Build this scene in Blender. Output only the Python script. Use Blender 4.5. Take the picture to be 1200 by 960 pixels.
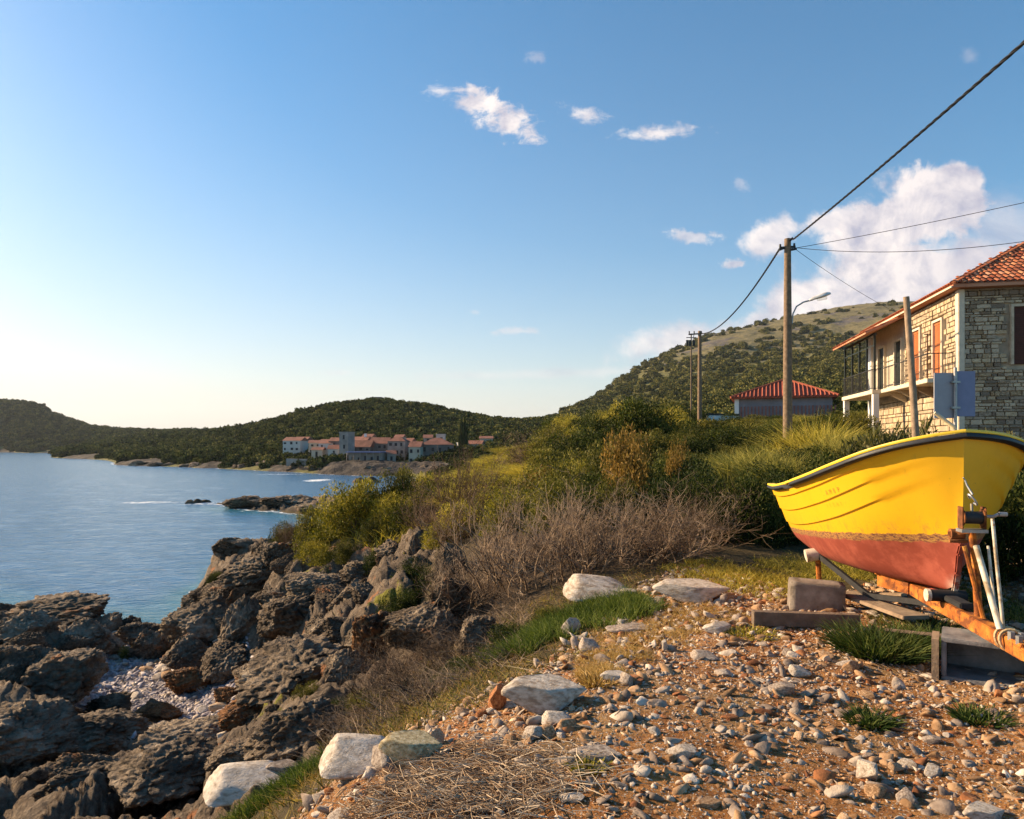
import bpy, bmesh, math, random
import numpy as np
from mathutils import Vector, Matrix, Euler
for o in list(bpy.data.objects): bpy.data.objects.remove(o)
SC = bpy.context.scene
COL = SC.collection
R = math.radians
rnd = random.Random(7)
# ------------------------------------------------------------------ camera
F = 800.0; HZ = 522.0; CZ = 8.0          # focal length in photo pixels, horizon row, eye height above the sea
cam = bpy.data.cameras.new('camera'); camo = bpy.data.objects.new('camera', cam); COL.objects.link(camo)
cam.sensor_width = 36; cam.lens = 24.0; cam.shift_y = (HZ-480)/1200
cam.clip_start = 0.05; cam.clip_end = 60000
camo.location = (0, 0, CZ); camo.rotation_euler = (R(90), 0, 0)
SC.camera = camo
SC.render.resolution_x = 1024; SC.render.resolution_y = 819
# ------------------------------------------------------------------ light
SUN = Vector((-0.90, 0.36, 0.0)).normalized()
EL = R(23)
SUN = Vector((SUN.x*math.cos(EL), SUN.y*math.cos(EL), math.sin(EL)))
sl = bpy.data.lights.new('sun', 'SUN'); sl.energy = 5.0; sl.angle = R(0.55); sl.color = (1.0, 0.75, 0.47)
so = bpy.data.objects.new('sun', sl); COL.objects.link(so)
so.rotation_euler = SUN.to_track_quat('Z', 'Y').to_euler()
SC.view_settings.view_transform = 'Standard'; SC.view_settings.look = 'None'
SC.view_settings.exposure = 1.2; SC.view_settings.gamma = 1.0
try:
    SC.cycles.use_denoising = True; SC.cycles.max_bounces = 6; SC.cycles.diffuse_bounces = 3
    SC.cycles.transparent_max_bounces = 8; SC.cycles.caustics_reflective = False; SC.cycles.caustics_refractive = False
except Exception: pass

class NT:
    """small node-tree helper"""
    def __init__(s, nt): s.t = nt
    def n(s, typ, **kw):
        nd = s.t.nodes.new(typ)
        for k, v in kw.items():
            if k == 'inp':
                for a, b in v.items():
                    if isinstance(b, bpy.types.NodeSocket): s.t.links.new(b, nd.inputs[a])
                    else: nd.inputs[a].default_value = b
            else: setattr(nd, k, v)
        return nd
    def l(s, a, b): s.t.links.new(a, b)
    def m(s, op, a, b=None, c=None, clamp=False):
        i = {0: a}
        if b is not None: i[1] = b
        if c is not None: i[2] = c
        return s.n('ShaderNodeMath', operation=op, use_clamp=clamp, inp=i).outputs[0]
    def mix(s, f, a, b, bt='MIX'):
        nd = s.n('ShaderNodeMix', data_type='RGBA', blend_type=bt)
        for k, v in ((0, f), (6, a), (7, b)):
            if isinstance(v, bpy.types.NodeSocket): s.l(v, nd.inputs[k])
            else: nd.inputs[k].default_value = v if k == 0 else (tuple(v)+(1,))[:4]
        return nd.outputs[2]
    def noise(s, vec, scale, detail=5, rough=.55, dist=0):
        return s.n('ShaderNodeTexNoise', inp={'Vector': vec, 'Scale': scale, 'Detail': detail, 'Roughness': rough, 'Distortion': dist}).outputs[0]
    def ramp(s, f, stops, interp='LINEAR'):
        nd = s.n('ShaderNodeValToRGB'); s.l(f, nd.inputs[0]); cr = nd.color_ramp; cr.interpolation = interp
        while len(cr.elements) < len(stops): cr.elements.new(.5)
        for e, (p, c) in zip(cr.elements, stops): e.position = p; e.color = (tuple(c)+(1,))[:4]
        return nd.outputs[0]
    def sm(s, x, a, b):   # smoothstep a..b -> 0..1
        return s.n('ShaderNodeMapRange', interpolation_type='SMOOTHSTEP', inp={0: x, 1: a, 2: b, 3: 0., 4: 1.}).outputs[0]

# ------------------------------------------------------------------ sky with clouds (directions, so it holds from any position)
W = bpy.data.worlds.new('World'); SC.world = W; W.use_nodes = True
W.node_tree.nodes.clear(); w = NT(W.node_tree)
sky = w.n('ShaderNodeTexSky', sky_type='NISHITA', sun_disc=False, sun_elevation=EL,
          sun_rotation=math.atan2(SUN.x, SUN.y), altitude=0, air_density=1.0, dust_density=0.75, ozone_density=2.2)
tc = w.n('ShaderNodeTexCoord').outputs['Generated']
sp = w.n('ShaderNodeSeparateXYZ', inp={0: tc}).outputs
ys = w.m('MAXIMUM', sp[1], 0.05)
U = w.m('DIVIDE', sp[0], ys); V = w.m('DIVIDE', sp[2], ys)
front = w.m('GREATER_THAN', sp[1], 0.06)
uv = w.n('ShaderNodeCombineXYZ', inp={0: U, 1: V, 2: 0.}).outputs[0]
n1 = w.noise(uv, 9.0, 9, .62, .5); n2 = w.noise(uv, 26.0, 8, .68, .3); n3 = w.noise(w.n('ShaderNodeMapping', inp={'Vector': uv, 'Rotation': (0., 0., -.15), 'Scale': (.55, 1.15, 1.)}).outputs[0], 44.0, 8, .7, .6)
wob = w.m('ADD', w.m('MULTIPLY', w.m('SUBTRACT', n1, .5), 2.1), w.m('MULTIPLY', w.m('SUBTRACT', n2, .5), 1.1))
wobs = w.m('ADD', w.m('MULTIPLY', w.m('SUBTRACT', n2, .5), 2.4), w.m('MULTIPLY', w.m('SUBTRACT', n3, .5), 2.2))
def ell(px, py, rx, ry, rot=0, gain=1., soft=.5, k=1.):
    """cloud lump: centre/radii in photo pixels turned into directions"""
    cu, cv = (px-600)/F, (HZ-py)/F
    a = w.m('SUBTRACT', U, cu); b = w.m('SUBTRACT', V, cv)
    c, s_ = math.cos(R(rot)), math.sin(R(rot))
    a2 = w.m('ADD', w.m('MULTIPLY', a, c*F/rx), w.m('MULTIPLY', b, s_*F/rx))
    b2 = w.m('ADD', w.m('MULTIPLY', a, -s_*F/ry), w.m('MULTIPLY', b, c*F/ry))
    r = w.m('SQRT', w.m('ADD', w.m('MULTIPLY', a2, a2), w.m('MULTIPLY', b2, b2)))
    d = w.m('ADD', w.m('SUBTRACT', 1., r), w.m('MULTIPLY', wobs if rx < 64 and px < 875 else wob, k))
    return w.m('MULTIPLY', w.sm(d, 0., soft), gain)
lumps = [ell(600,143,40,24,-14,1.,.8), ell(565,124,52,20,-16,1.,.8), ell(518,108,22,9,-10,.7,1.1), ell(683,132,30,12,-12,.85,1.1), ell(770,156,62,11,3,.9,1.1),
         ell(632,68,16,9,0,.35,.8), ell(808,277,36,9,-5,.7,.6), ell(868,215,14,9,-30,.35,.8), ell(1138,66,12,14,0,.25,.9),
         ell(605,388,30,6,0,.5,.7), ell(556,366,9,4,0,.3,.8), ell(395,437,26,4,0,.25,.9), ell(700,436,230,9,2,.35,.9), ell(790,402,120,26,8,.8,.8), ell(560,440,90,8,0,.3,.9),
         ell(862,310,20,8,0,.8,.6), ell(905,275,42,26,20,.9,.5), ell(985,262,62,24,6,.95,.45), ell(1100,225,72,44,0,1.,.3,.7), ell(1060,262,95,40,4,1.,.35,.7), ell(1118,215,44,34,0,1.,.28,.6), ell(1010,278,70,34,8,1.,.4,.7),
         ell(1050,320,125,60,0,1.,.45,.6), ell(1120,330,180,70,0,1.,.6,.5), ell(960,350,100,36,18,.95,.5,.7), ell(1180,290,80,100,0,.60,.9,.5), ell(890,380,90,24,14,.8,.6), ell(1010,355,110,40,0,1.,.5,.6)]
tot = lumps[0]
for q in lumps[1:]: tot = w.m('MAXIMUM', tot, q)
tot = w.m('MULTIPLY', tot, front, clamp=True)
# light and grey billows: noise sampled towards the sun against noise here
uv2 = w.n('ShaderNodeVectorMath', operation='ADD', inp={0: uv, 1: (-.018, .016, 0)}).outputs[0]
nb = w.noise(uv, 7.5, 7, .6, .4); nb2 = w.noise(uv2, 7.5, 7, .6, .4)
bil = w.m('ADD', w.m('MULTIPLY', w.m('SUBTRACT', nb, nb2), 4.6), .62, clamp=True)
low = w.m('ADD', w.m('MULTIPLY', w.sm(U, .45, .80), -.55), 1., clamp=True)
ccol = w.mix(w.m('MULTIPLY', bil, low, clamp=True), (3.4, 3.4, 4.3), (7.9, 7.1, 6.7))
grade = w.n('ShaderNodeHueSaturation', inp={'Hue': .491, 'Saturation': 1.68, 'Value': 1.22, 'Fac': 1., 'Color': sky.outputs[0]}).outputs[0]
# bright sea haze low in the sky, warmer towards the sun
sd_ = w.n('ShaderNodeVectorMath', operation='DOT_PRODUCT', inp={0: tc, 1: tuple(SUN)}).outputs['Value']
hzf = w.m('MULTIPLY', w.m('POWER', 2.718, w.m('MULTIPLY', w.m('MAXIMUM', sp[2], 0.), -4.1)), w.m('ADD', .52, w.m('MULTIPLY', sd_, .52)), clamp=True)
grade = w.mix(hzf, grade, (5.5, 5.15, 4.75))
skyc = w.mix(tot, grade, ccol)
bg = w.n('ShaderNodeBackground', inp={0: skyc, 1: 0.066})
w.l(bg.outputs[0], w.n('ShaderNodeOutputWorld').inputs[0])

# ------------------------------------------------------------------ numpy noise
def _hash(ix, iy, iz, s=0):
    h = (ix.astype(np.int64)*374761393 + iy.astype(np.int64)*668265263 + iz.astype(np.int64)*2147483647 + s*974634777) & 0xffffffff
    h = ((h ^ (h >> 13))*1274126177) & 0xffffffff
    h = ((h ^ (h >> 16))*2246822519) & 0xffffffff
    return (h ^ (h >> 15)) & 0xffffffff
def gnoise(p, s=0):
    i = np.floor(p).astype(np.int64); f = p-i; u = f*f*f*(f*(f*6-15)+10); r = 0
    for a in (0, 1):
        for b in (0, 1):
            for c in (0, 1):
                h = _hash(i[:, 0]+a, i[:, 1]+b, i[:, 2]+c, s)
                gx = (h & 255)/127.5-1; gy = ((h >> 8) & 255)/127.5-1; gz = ((h >> 16) & 255)/127.5-1
                d = gx*(f[:, 0]-a)+gy*(f[:, 1]-b)+gz*(f[:, 2]-c)
                wt = (u[:, 0] if a else 1-u[:, 0])*(u[:, 1] if b else 1-u[:, 1])*(u[:, 2] if c else 1-u[:, 2])
                r = r+wt*d
    return r
def fbm(p, o=4, s=0, g=.5, ridge=False):
    a, t, r = 1., 0., 0
    for k in range(o):
        n = gnoise(p*(2.03**k)+k*17.3, s+k)
        if ridge: n = .5-np.abs(n)*1.6
        r = r+a*n; t += a; a *= g
    return r/t
def worley(p, s=0):
    i = np.floor(p).astype(np.int64); f1 = np.full(len(p), 9.); f2 = np.full(len(p), 9.); idh = np.zeros(len(p))
    for a in (-1, 0, 1):
        for b in (-1, 0, 1):
            for c in (-1, 0, 1):
                h = _hash(i[:, 0]+a, i[:, 1]+b, i[:, 2]+c, s)
                q = np.stack([i[:, 0]+a+(h & 255)/255., i[:, 1]+b+((h >> 8) & 255)/255., i[:, 2]+c+((h >> 16) & 255)/255.], 1)
                d = np.sqrt(((q-p)**2).sum(1)); nw = d < f1
                f2 = np.where(nw, f1, np.minimum(f2, d)); f1 = np.where(nw, d, f1); idh = np.where(nw, ((h >> 24) & 255)/255., idh)
    return f1, f2, idh
def sstep(x, a, b):
    t = np.clip((x-a)/(b-a), 0, 1); return t*t*(3-2*t)
nrs = np.random.RandomState(11)

# ------------------------------------------------------------------ mesh + object helpers
def mk(name, V, quads=None, tris=None, attrs=None, smooth=False, mats=None, mi=None):
    me = bpy.data.meshes.new(name)
    V = np.asarray(V, dtype=np.float32)
    me.vertices.add(len(V)); me.vertices.foreach_set('co', V.ravel())
    q = np.zeros((0, 4), int) if quads is None else np.asarray(quads); t = np.zeros((0, 3), int) if tris is None else np.asarray(tris)
    nl = len(q)*4+len(t)*3; me.loops.add(nl)
    me.loops.foreach_set('vertex_index', np.concatenate([q.ravel(), t.ravel()]).astype(np.int32))
    me.polygons.add(len(q)+len(t))
    st = np.concatenate([np.arange(len(q))*4, len(q)*4+np.arange(len(t))*3]).astype(np.int32)
    me.polygons.foreach_set('loop_start', st)
    if smooth: me.polygons.foreach_set('use_smooth', np.ones(len(q)+len(t), bool))
    if mi is not None: me.polygons.foreach_set('material_index', np.asarray(mi, np.int32))
    for k, a in (attrs or {}).items():
        at = me.attributes.new(k, 'FLOAT', 'POINT'); at.data.foreach_set('value', np.asarray(a, np.float32))
    for m_ in (mats or []): me.materials.append(m_)
    me.update(calc_edges=True); me.validate()
    return me
def ob(name, data=None, parent=None, loc=None, rot=None, label=None, cat=None, group=None, kind=None, scale=None):
    o = bpy.data.objects.new(name, data); COL.objects.link(o)
    if parent: o.parent = parent
    if loc is not None: o.location = loc
    if rot is not None: o.rotation_euler = rot if not isinstance(rot, (int, float)) else (0, 0, rot)
    if scale is not None: o.scale = scale if not isinstance(scale, (int, float)) else (scale,)*3
    if label: o['label'] = label
    if cat: o['category'] = cat
    if group: o['group'] = group
    if kind: o['kind'] = kind
    return o
class MB:
    def __init__(s): s.v = []; s.f = []; s.m = []
    def add(s, vs, fs, mi=0):
        b = len(s.v); s.v += [tuple(v) for v in vs]; s.f += [tuple(i+b for i in f) for f in fs]; s.m += [mi]*len(fs)
    def box(s, a, b, M=None, mi=0):
        x0, y0, z0 = a; x1, y1, z1 = b
        vs = [Vector(p) for p in ((x0,y0,z0),(x1,y0,z0),(x1,y1,z0),(x0,y1,z0),(x0,y0,z1),(x1,y0,z1),(x1,y1,z1),(x0,y1,z1))]
        if M is not None: vs = [M @ v for v in vs]
        s.add(vs, [(0,3,2,1),(4,5,6,7),(0,1,5,4),(1,2,6,5),(2,3,7,6),(3,0,4,7)], mi)
    def beam(s, a, b, w, h, up=(0, 0, 1), mi=0):
        a, b = Vector(a), Vector(b); d = (b-a); L = d.length; d.normalize(); up = Vector(up)
        x = d.cross(up).normalized(); z = x.cross(d)
        M = Matrix((( x.x, d.x, z.x, a.x), (x.y, d.y, z.y, a.y), (x.z, d.z, z.z, a.z), (0,0,0,1)))
        s.box((-w/2, 0, -h/2), (w/2, L, h/2), M, mi)
    def tube(s, pts, r, n=8, cap=True, mi=0):
        pts = [Vector(p) for p in pts]; b = len(s.v); k = len(pts); rs = r if isinstance(r, (list, tuple)) else [r]*k
        prev = None
        for i, p in enumerate(pts):
            d = (pts[min(i+1, k-1)]-pts[max(i-1, 0)]).normalized()
            if prev is None: x = d.cross(Vector((.31, .2, .93)) if abs(d.z) < .9 else Vector((1, 0, 0))).normalized()
            else: x = (prev-d*prev.dot(d)).normalized()
            prev = x; y = d.cross(x)
            for j in range(n):
                a = 2*math.pi*j/n; s.v.append(tuple(p+(x*math.cos(a)+y*math.sin(a))*rs[i]))
        for i in range(k-1):
            for j in range(n):
                j2 = (j+1) % n; s.f.append((b+i*n+j, b+i*n+j2, b+(i+1)*n+j2, b+(i+1)*n+j)); s.m.append(mi)
        if cap:
            s.f.append(tuple(b+j for j in reversed(range(n)))); s.f.append(tuple(b+(k-1)*n+j for j in range(n))); s.m += [mi, mi]
    def mesh(s, name, mats, bevel=0, smooth=None):
        me = bpy.data.meshes.new(name); me.from_pydata(s.v, [], s.f)
        for m_ in (mats if isinstance(mats, (list, tuple)) else [mats]): me.materials.append(m_)
        me.polygons.foreach_set('material_index', s.m)
        bm = bmesh.new(); bm.from_mesh(me)
        bmesh.ops.recalc_face_normals(bm, faces=bm.faces)
        if bevel: bmesh.ops.bevel(bm, geom=[e for e in bm.edges if e.calc_face_angle(0) > .5], offset=bevel, segments=2, affect='EDGES', clamp_overlap=True)
        if smooth:
            for f in bm.faces: f.smooth = True
            for e in bm.edges: e.smooth = e.calc_face_angle(0) < smooth
        bm.to_mesh(me); bm.free(); me.update(); return me
    def build(s, name, mats, parent=None, bevel=0, smooth=None, **kw):
        return ob(name, s.mesh(name, mats, bevel, smooth), parent, **kw)

# ------------------------------------------------------------------ materials
def mat(name, stops, scale=3., rough=.85, bump=.3, bscale=20., metal=0., detail=6, dist=0., trans=0., tone=False, rand=0., spec=.3, bdist=.02, spots=None, vor=None, nrough=.6):
    m = bpy.data.materials.new(name); m.use_nodes = True; m.node_tree.nodes.clear(); t = NT(m.node_tree)
    co = t.n('ShaderNodeTexCoord').outputs['Object']; oi = t.n('ShaderNodeObjectInfo').outputs['Random']
    off = t.n('ShaderNodeCombineXYZ', inp={0: t.m('MULTIPLY', oi, 37.), 1: t.m('MULTIPLY', oi, 91.), 2: t.m('MULTIPLY', oi, 13.)}).outputs[0]
    v = t.n('ShaderNodeVectorMath', operation='ADD', inp={0: co, 1: off}).outputs[0]
    if tone:
        f = t.n('ShaderNodeAttribute', attribute_name='tone').outputs['Fac']
        f = t.m('ADD', f, t.m('MULTIPLY', t.m('SUBTRACT', t.noise(v, scale, 3), .5), .8))
    else:
        f = t.noise(v, scale, detail, nrough, dist); f = t.m('ADD', t.m('MULTIPLY', t.m('SUBTRACT', f, .5), 1.6), .5)
    if rand: f = t.m('ADD', f, t.m('MULTIPLY', t.m('SUBTRACT', oi, .5), rand))
    c = t.ramp(f, stops)
    if spots:
        for (sc, lo, hi, col, amt) in spots:
            k = t.sm(t.noise(v, sc, 6, .65, .3), lo, hi); c = t.mix(t.m('MULTIPLY', k, amt), c, col)
    h = t.noise(v, bscale, 8, .65)
    if vor:
        vn = t.n('ShaderNodeTexVoronoi', feature='F1', inp={'Vector': t.n('ShaderNodeVectorMath', operation='ADD', inp={0: v, 1: t.n('ShaderNodeVectorMath', operation='SCALE', inp={0: t.n('ShaderNodeTexNoise', inp={'Vector': v, 'Scale': vor*1.3, 'Detail': 4.}).outputs[1], 'Scale': .9/vor}).outputs[0]}).outputs[0], 'Scale': vor}).outputs[0]
        h = t.m('ADD', h, t.m('MULTIPLY', vn, .9))
    bs = t.n('ShaderNodeBsdfPrincipled', inp={'Base Color': c, 'Roughness': rough, 'Metallic': metal, 'Specular IOR Level': spec})
    if bump:
        t.l(t.n('ShaderNodeBump', inp={'Strength': bump, 'Distance': bdist, 'Height': h}).outputs[0], bs.inputs['Normal'])
    out = t.n('ShaderNodeOutputMaterial')
    if trans:
        tr = t.n('ShaderNodeBsdfTranslucent', inp={0: t.mix(.5, c, (.5, .55, .1), 'OVERLAY')})
        ms = t.n('ShaderNodeMixShader', inp={0: trans}); t.l(bs.outputs[0], ms.inputs[1]); t.l(tr.outputs[0], ms.inputs[2]); t.l(ms.outputs[0], out.inputs[0])
    else: t.l(bs.outputs[0], out.inputs[0])
    return m
def flat(name, c, **kw):
    kw.setdefault('scale', 6.); d = kw.pop('vary', .25)
    return mat(name, [(.2, [x*(1-d) for x in c]), (.8, [min(1, x*(1+d)) for x in c])], **kw)

# ------------------------------------------------------------------ terrain from control heights
CP = []
def zat(py, d): return CZ-d*(py-HZ)/F
def A(px, py, z, t): CP.append(((px-600)/F, (CZ-z)*F/(py-HZ), z, t))
def B(px, py, d, t): CP.append(((px-600)/F, d, zat(py, d), t))
def C(px, d, z, t): CP.append(((px-600)/F, d, z, t))
# s soil, r rock, p pebbles, v vegetated, w under water, b ground below brush
for px in (1360, 1200, 1000, 800, 600): C(px, .8, 6.42, 's'); C(px, 1.8, 6.40, 's')
C(350, .8, 6.3, 's'); C(300, 1.8, 6.1, 's'); C(100, 1.5, 5.6, 'v'); C(-160, 1.2, 5.2, 'r'); C(-160, 3, 4, 'r'); C(100, 3, 4.6, 'r')
for px in (600, 900, 1200, 1360): C(px, 2.9, 6.37, 's')
C(470, 2.9, 6.32, 's')
A(600,960,6.35,'s'); A(450,945,6.3,'s'); A(900,800,6.34,'s'); A(1200,800,6.34,'s'); A(700,800,6.36,'s'); A(620,830,6.30,'s')
A(480,880,6.2,'s'); A(400,925,6.12,'s'); A(560,800,6.0,'v')
A(1000,720,6.33,'s'); A(860,695,6.28,'s'); A(960,690,6.25,'v'); A(1200,700,6.30,'s'); A(760,715,6.2,'s'); A(700,712,6.12,'v'); A(640,745,5.95,'v'); A(1330,700,6.4,'v')
A(340,940,5.5,'v'); A(300,952,4.9,'v'); A(240,955,3.9,'r'); A(150,940,2.2,'r'); A(20,950,1.7,'r'); A(-100,900,1.7,'r')
A(540,790,5.35,'v'); A(470,790,4.7,'b'); A(440,820,4.7,'b'); A(400,860,4.4,'b'); A(350,900,4.2,'r')
A(300,870,2.9,'r'); A(310,810,2.5,'r'); A(360,800,3.2,'r'); A(200,870,1.7,'r'); A(180,850,1.2,'p'); A(200,815,1.0,'p'); A(140,790,0.85,'p'); A(230,850,1.2,'p'); A(250,800,1.3,'p'); A(112,850,1.1,'p'); A(232,868,1.35,'p'); A(105,800,.9,'p'); A(120,822,.95,'p'); A(60,860,1.9,'r')
A(50,800,1.8,'r'); A(0,820,2.1,'r'); A(60,735,1.3,'r'); A(0,740,1.4,'r'); A(135,738,0.8,'r'); A(100,770,.9,'r'); A(-100,740,1.4,'r'); A(60,726,1.0,'r'); A(0,726,1.0,'r'); A(165,755,.7,'p')
A(185,742,0.1,'r'); A(212,750,0.8,'r'); A(255,730,1.9,'r'); A(262,690,1.6,'r'); A(300,665,2.7,'r'); A(250,650,1.8,'r'); A(285,640,2.6,'r')
C(195,33,-1,'w'); C(150,34,-1.2,'w'); C(60,34,-1,'w'); C(0,40,-1.5,'w'); C(230,40,-1.4,'w'); C(-150,40,-1.5,'w'); C(0,60,-3,'w'); C(200,60,-3,'w'); C(-200,80,-4,'w'); C(300,60,-1.8,'w'); C(270,48,-1,'w')
A(400,765,2.2,'r'); A(330,770,2.1,'r'); A(420,740,2.9,'r'); A(345,690,3.7,'r'); A(390,700,3.8,'r'); A(430,690,4.3,'r'); A(480,655,5.0,'r'); A(405,655,4.4,'r'); A(350,635,3.9,'v'); A(330,632,3.2,'r')
A(520,745,4.9,'r'); A(480,740,4.3,'r'); A(560,710,5.3,'b'); A(505,690,5.0,'v'); A(600,650,5.9,'b')
B(480,600,24,'v'); B(430,620,23,'v'); B(490,600,30,'v'); B(400,625,30,'v'); B(540,572,35,'v'); B(600,553,35,'v'); B(660,530,35,'v'); B(740,512,35,'v'); B(800,520,32,'v'); B(860,530,30,'v')
B(700,590,20,'v'); B(800,590,18,'v'); B(860,615,14,'v'); B(920,557,16,'v'); B(920,538,24.8,'v'); B(960,645,12,'v'); B(1000,560,20,'v'); B(1100,540,20,'v'); B(1200,538,18,'v'); B(1100,600,12,'v')
B(1040,515,30,'v'); B(1150,520,28,'v'); B(1300,520,28,'v'); B(620,620,14,'b'); B(740,640,11,'b'); B(860,655,10.5,'v')
B(850,497,62,'v'); B(950,494,62,'v'); B(700,508,60,'v'); B(640,524,60,'v'); B(600,535,60,'v'); B(560,550,60,'v'); B(520,566,60,'v'); B(480,584,60,'v'); B(440,600,60,'v'); C(395,60,.6,'r'); C(1150,60,12,'v'); C(1330,60,13,'v')
B(380,615,45,'v'); C(345,45,1.2,'r'); C(330,48,-.6,'w')
C(440,92,.9,'r'); B(500,575,100,'v'); B(560,560,100,'v'); B(620,545,100,'v'); B(700,520,100,'v'); B(800,503,100,'v'); B(950,490,100,'v'); B(1150,470,100,'v'); B(1330,470,100,'v')
C(300,92,.8,'r'); C(350,92,1.0,'r'); C(400,90,1.1,'r'); C(262,95,.15,'r'); C(225,95,-1.5,'w'); C(300,76,-1.5,'w'); C(350,72,-1,'w'); C(300,112,-2,'w'); C(400,115,-2,'w'); C(440,128,-1.5,'w'); C(370,62,-1,'w')
C(475,150,-.6,'w'); C(400,150,-3,'w'); C(300,150,-4,'w'); C(520,150,2,'v'); C(600,150,4,'v'); C(700,150,9,'v'); C(850,150,14,'v'); C(1100,150,22,'v'); C(1330,150,24,'v')
C(0,600,-6,'w'); C(-250,600,-6,'w'); C(80,380,-3,'w'); C(155,245,-3,'w'); C(240,215,-3,'w'); C(330,188,-3,'w'); C(400,170,-3,'w'); C(470,172,-1,'w'); C(0,300,-6,'w'); C(-250,300,-8,'w'); C(-250,120,-6,'w')
C(0,790,.3,'r'); C(-250,790,.3,'r'); C(78,700,.3,'r'); C(88,425,.4,'r'); C(110,420,1.5,'r'); C(155,279,.4,'r'); C(180,285,1.3,'r'); C(250,246,.4,'r'); C(330,214,.5,'r'); C(400,190,.5,'r'); C(460,186,.5,'r'); C(500,184,1.2,'r'); C(560,180,5,'v')
C(180,295,2.8,'v'); C(250,256,2.8,'v'); C(330,221,2.6,'v'); C(400,196,2.2,'r'); C(440,193,2.2,'r'); C(0,815,4,'v'); C(90,440,3,'v'); C(-250,815,4,'v'); C(40,780,2,'v'); C(120,440,3.,'v'); C(210,300,3.,'v')
B(200,528,400,'v'); B(100,526,650,'v'); B(280,528,330,'v'); B(350,531,235,'v'); B(400,538,212,'v'); B(450,538,214,'v'); B(500,535,216,'v'); B(550,527,232,'v'); B(600,520,240,'v')
B(-250,470,1050,'v'); B(-100,470,1050,'v'); B(0,474,1050,'v'); B(45,478,1050,'v'); B(62,490,1050,'v'); B(95,503,1050,'v'); B(150,509,1050,'v'); B(240,511,950,'v'); B(290,509,700,'v')
B(440,473,430,'v'); B(380,480,410,'v'); B(340,494,400,'v'); B(305,505,390,'v'); B(500,479,430,'v'); B(545,490,430,'v'); B(590,499,460,'v'); B(625,498,500,'v'); B(665,489,520,'v'); B(690,476,560,'v')
B(440,502,300,'v'); B(350,514,300,'v'); B(520,510,300,'v'); B(600,506,320,'v'); B(660,500,320,'v')
B(700,470,640,'v'); B(750,432,900,'v'); B(820,398,1100,'v'); B(900,388,1300,'v'); B(980,376,1400,'v'); B(1045,371,1400,'v'); B(1150,380,1400,'v'); B(1330,400,1400,'v')
B(820,492,200,'v'); B(900,478,220,'v'); B(740,492,260,'v'); B(820,462,400,'v'); B(950,445,400,'v'); B(760,472,500,'v'); B(900,415,800,'v'); B(1000,405,800,'v'); B(820,430,720,'v'); B(1150,430,500,'v'); B(1330,440,500,'v')
for px in range(-250, 1400, 150): C(px, 2600, 0, 'v')
for px in (350, 500, 620): C(px, 900, 5, 'v')
_u = np.array([c[0] for c in CP]); _l = np.log([c[1] for c in CP]); _z = np.array([c[2] for c in CP])
KU = 2.2
def _ker(u, l): return np.sqrt((KU*(u[:, None]-_u[None]))**2+(l[:, None]-_l[None])**2+1e-5)
_Y = np.stack([_z*1.]+[np.array([1. if c[3] == k else 0. for c in CP]) for k in 'srpvwb'], 1)
_n = len(_u); _A = np.zeros((_n+1, _n+1)); _A[:_n, :_n] = _ker(_u, _l)+np.eye(_n)*-.004; _A[:_n, _n] = 1; _A[_n, :_n] = 1
_Wt = np.linalg.solve(_A, np.vstack([_Y, np.zeros((1, 7))]))
def base(x, y):
    x = np.atleast_1d(np.asarray(x, float)); y = np.maximum(np.atleast_1d(np.asarray(y, float)), .5)
    u = np.clip(x/y, -1.02, .97); l = np.log(y); out = np.empty((len(x), 7))
    for i in range(0, len(x), 40000):
        out[i:i+40000] = _ker(u[i:i+40000], l[i:i+40000]) @ _Wt[:_n]+_Wt[_n]
    return out
def disp(x, y, b):
    """rock and soil relief added to the smooth height"""
    rock = sstep(b[:, 2], .35, .75); soil = sstep(b[:, 1], .3, .7); veg = np.clip(1-rock-soil, 0, 1)
    sc = np.clip(y/20., .35, 5.)                     # relief grows with the scale of the far coast
    P = np.stack([x, y, b[:, 0]], 1)
    z = veg*.10*np.sqrt(sc)*fbm(P*.9, 3, 5)+soil*(.05*fbm(P*.8, 3, 8)+.014*fbm(P*9, 3, 9))
    near = (rock > .02) & (y < 130)
    if near.any():
        Q = P[near].copy(); yy = y[near]; s_ = np.clip(yy/22., .45, 3.)
        Q = Q+.5*np.stack([fbm(Q*.6, 2, 31), fbm(Q*.6, 2, 32), 0*yy], 1)
        k = 1/1.7
        f1, f2, idh = worley(Q*np.array([k, k, k*.5]), 3)
        blk = np.minimum(f2-f1, .38)/.38
        r = (idh-.5)*.75+.55*np.sqrt(blk)-.35
        f1b, f2b, idb = worley(Q*2.1+9, 4); r = r+.12*(np.minimum(f2b-f1b, .35)/.35-.6)+.10*(idb-.5)
        r = r+.22*fbm(Q*1.7, 5, 6, .6, True)
        f1c, _, _ = worley(Q*7+2, 7); r = r-.06*(.5-f1c)*2
        z[near] += rock[near]*r*.95
    far = (rock > .02) & ~near
    if far.any(): z[far] += rock[far]*(2.2*fbm(P[far]*.12, 4, 12, .6, True)+1.2*fbm(P[far]*.5, 3, 13, .6, True))
    fv = (veg > .3) & (y > 300)
    if fv.any(): z[fv] += veg[fv]*sstep(y[fv], 300, 900)*(9*fbm(P[fv]*.012, 4, 61, .55, True)+3.*fbm(P[fv]*.05, 3, 62))
    return z
def ground(x, y):
    b = base(x, y); return b[:, 0]+disp(np.atleast_1d(np.asarray(x, float)), np.maximum(np.atleast_1d(np.asarray(y, float)), .5), b)
def g1(x, y): return float(ground([x], [y])[0])
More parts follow.
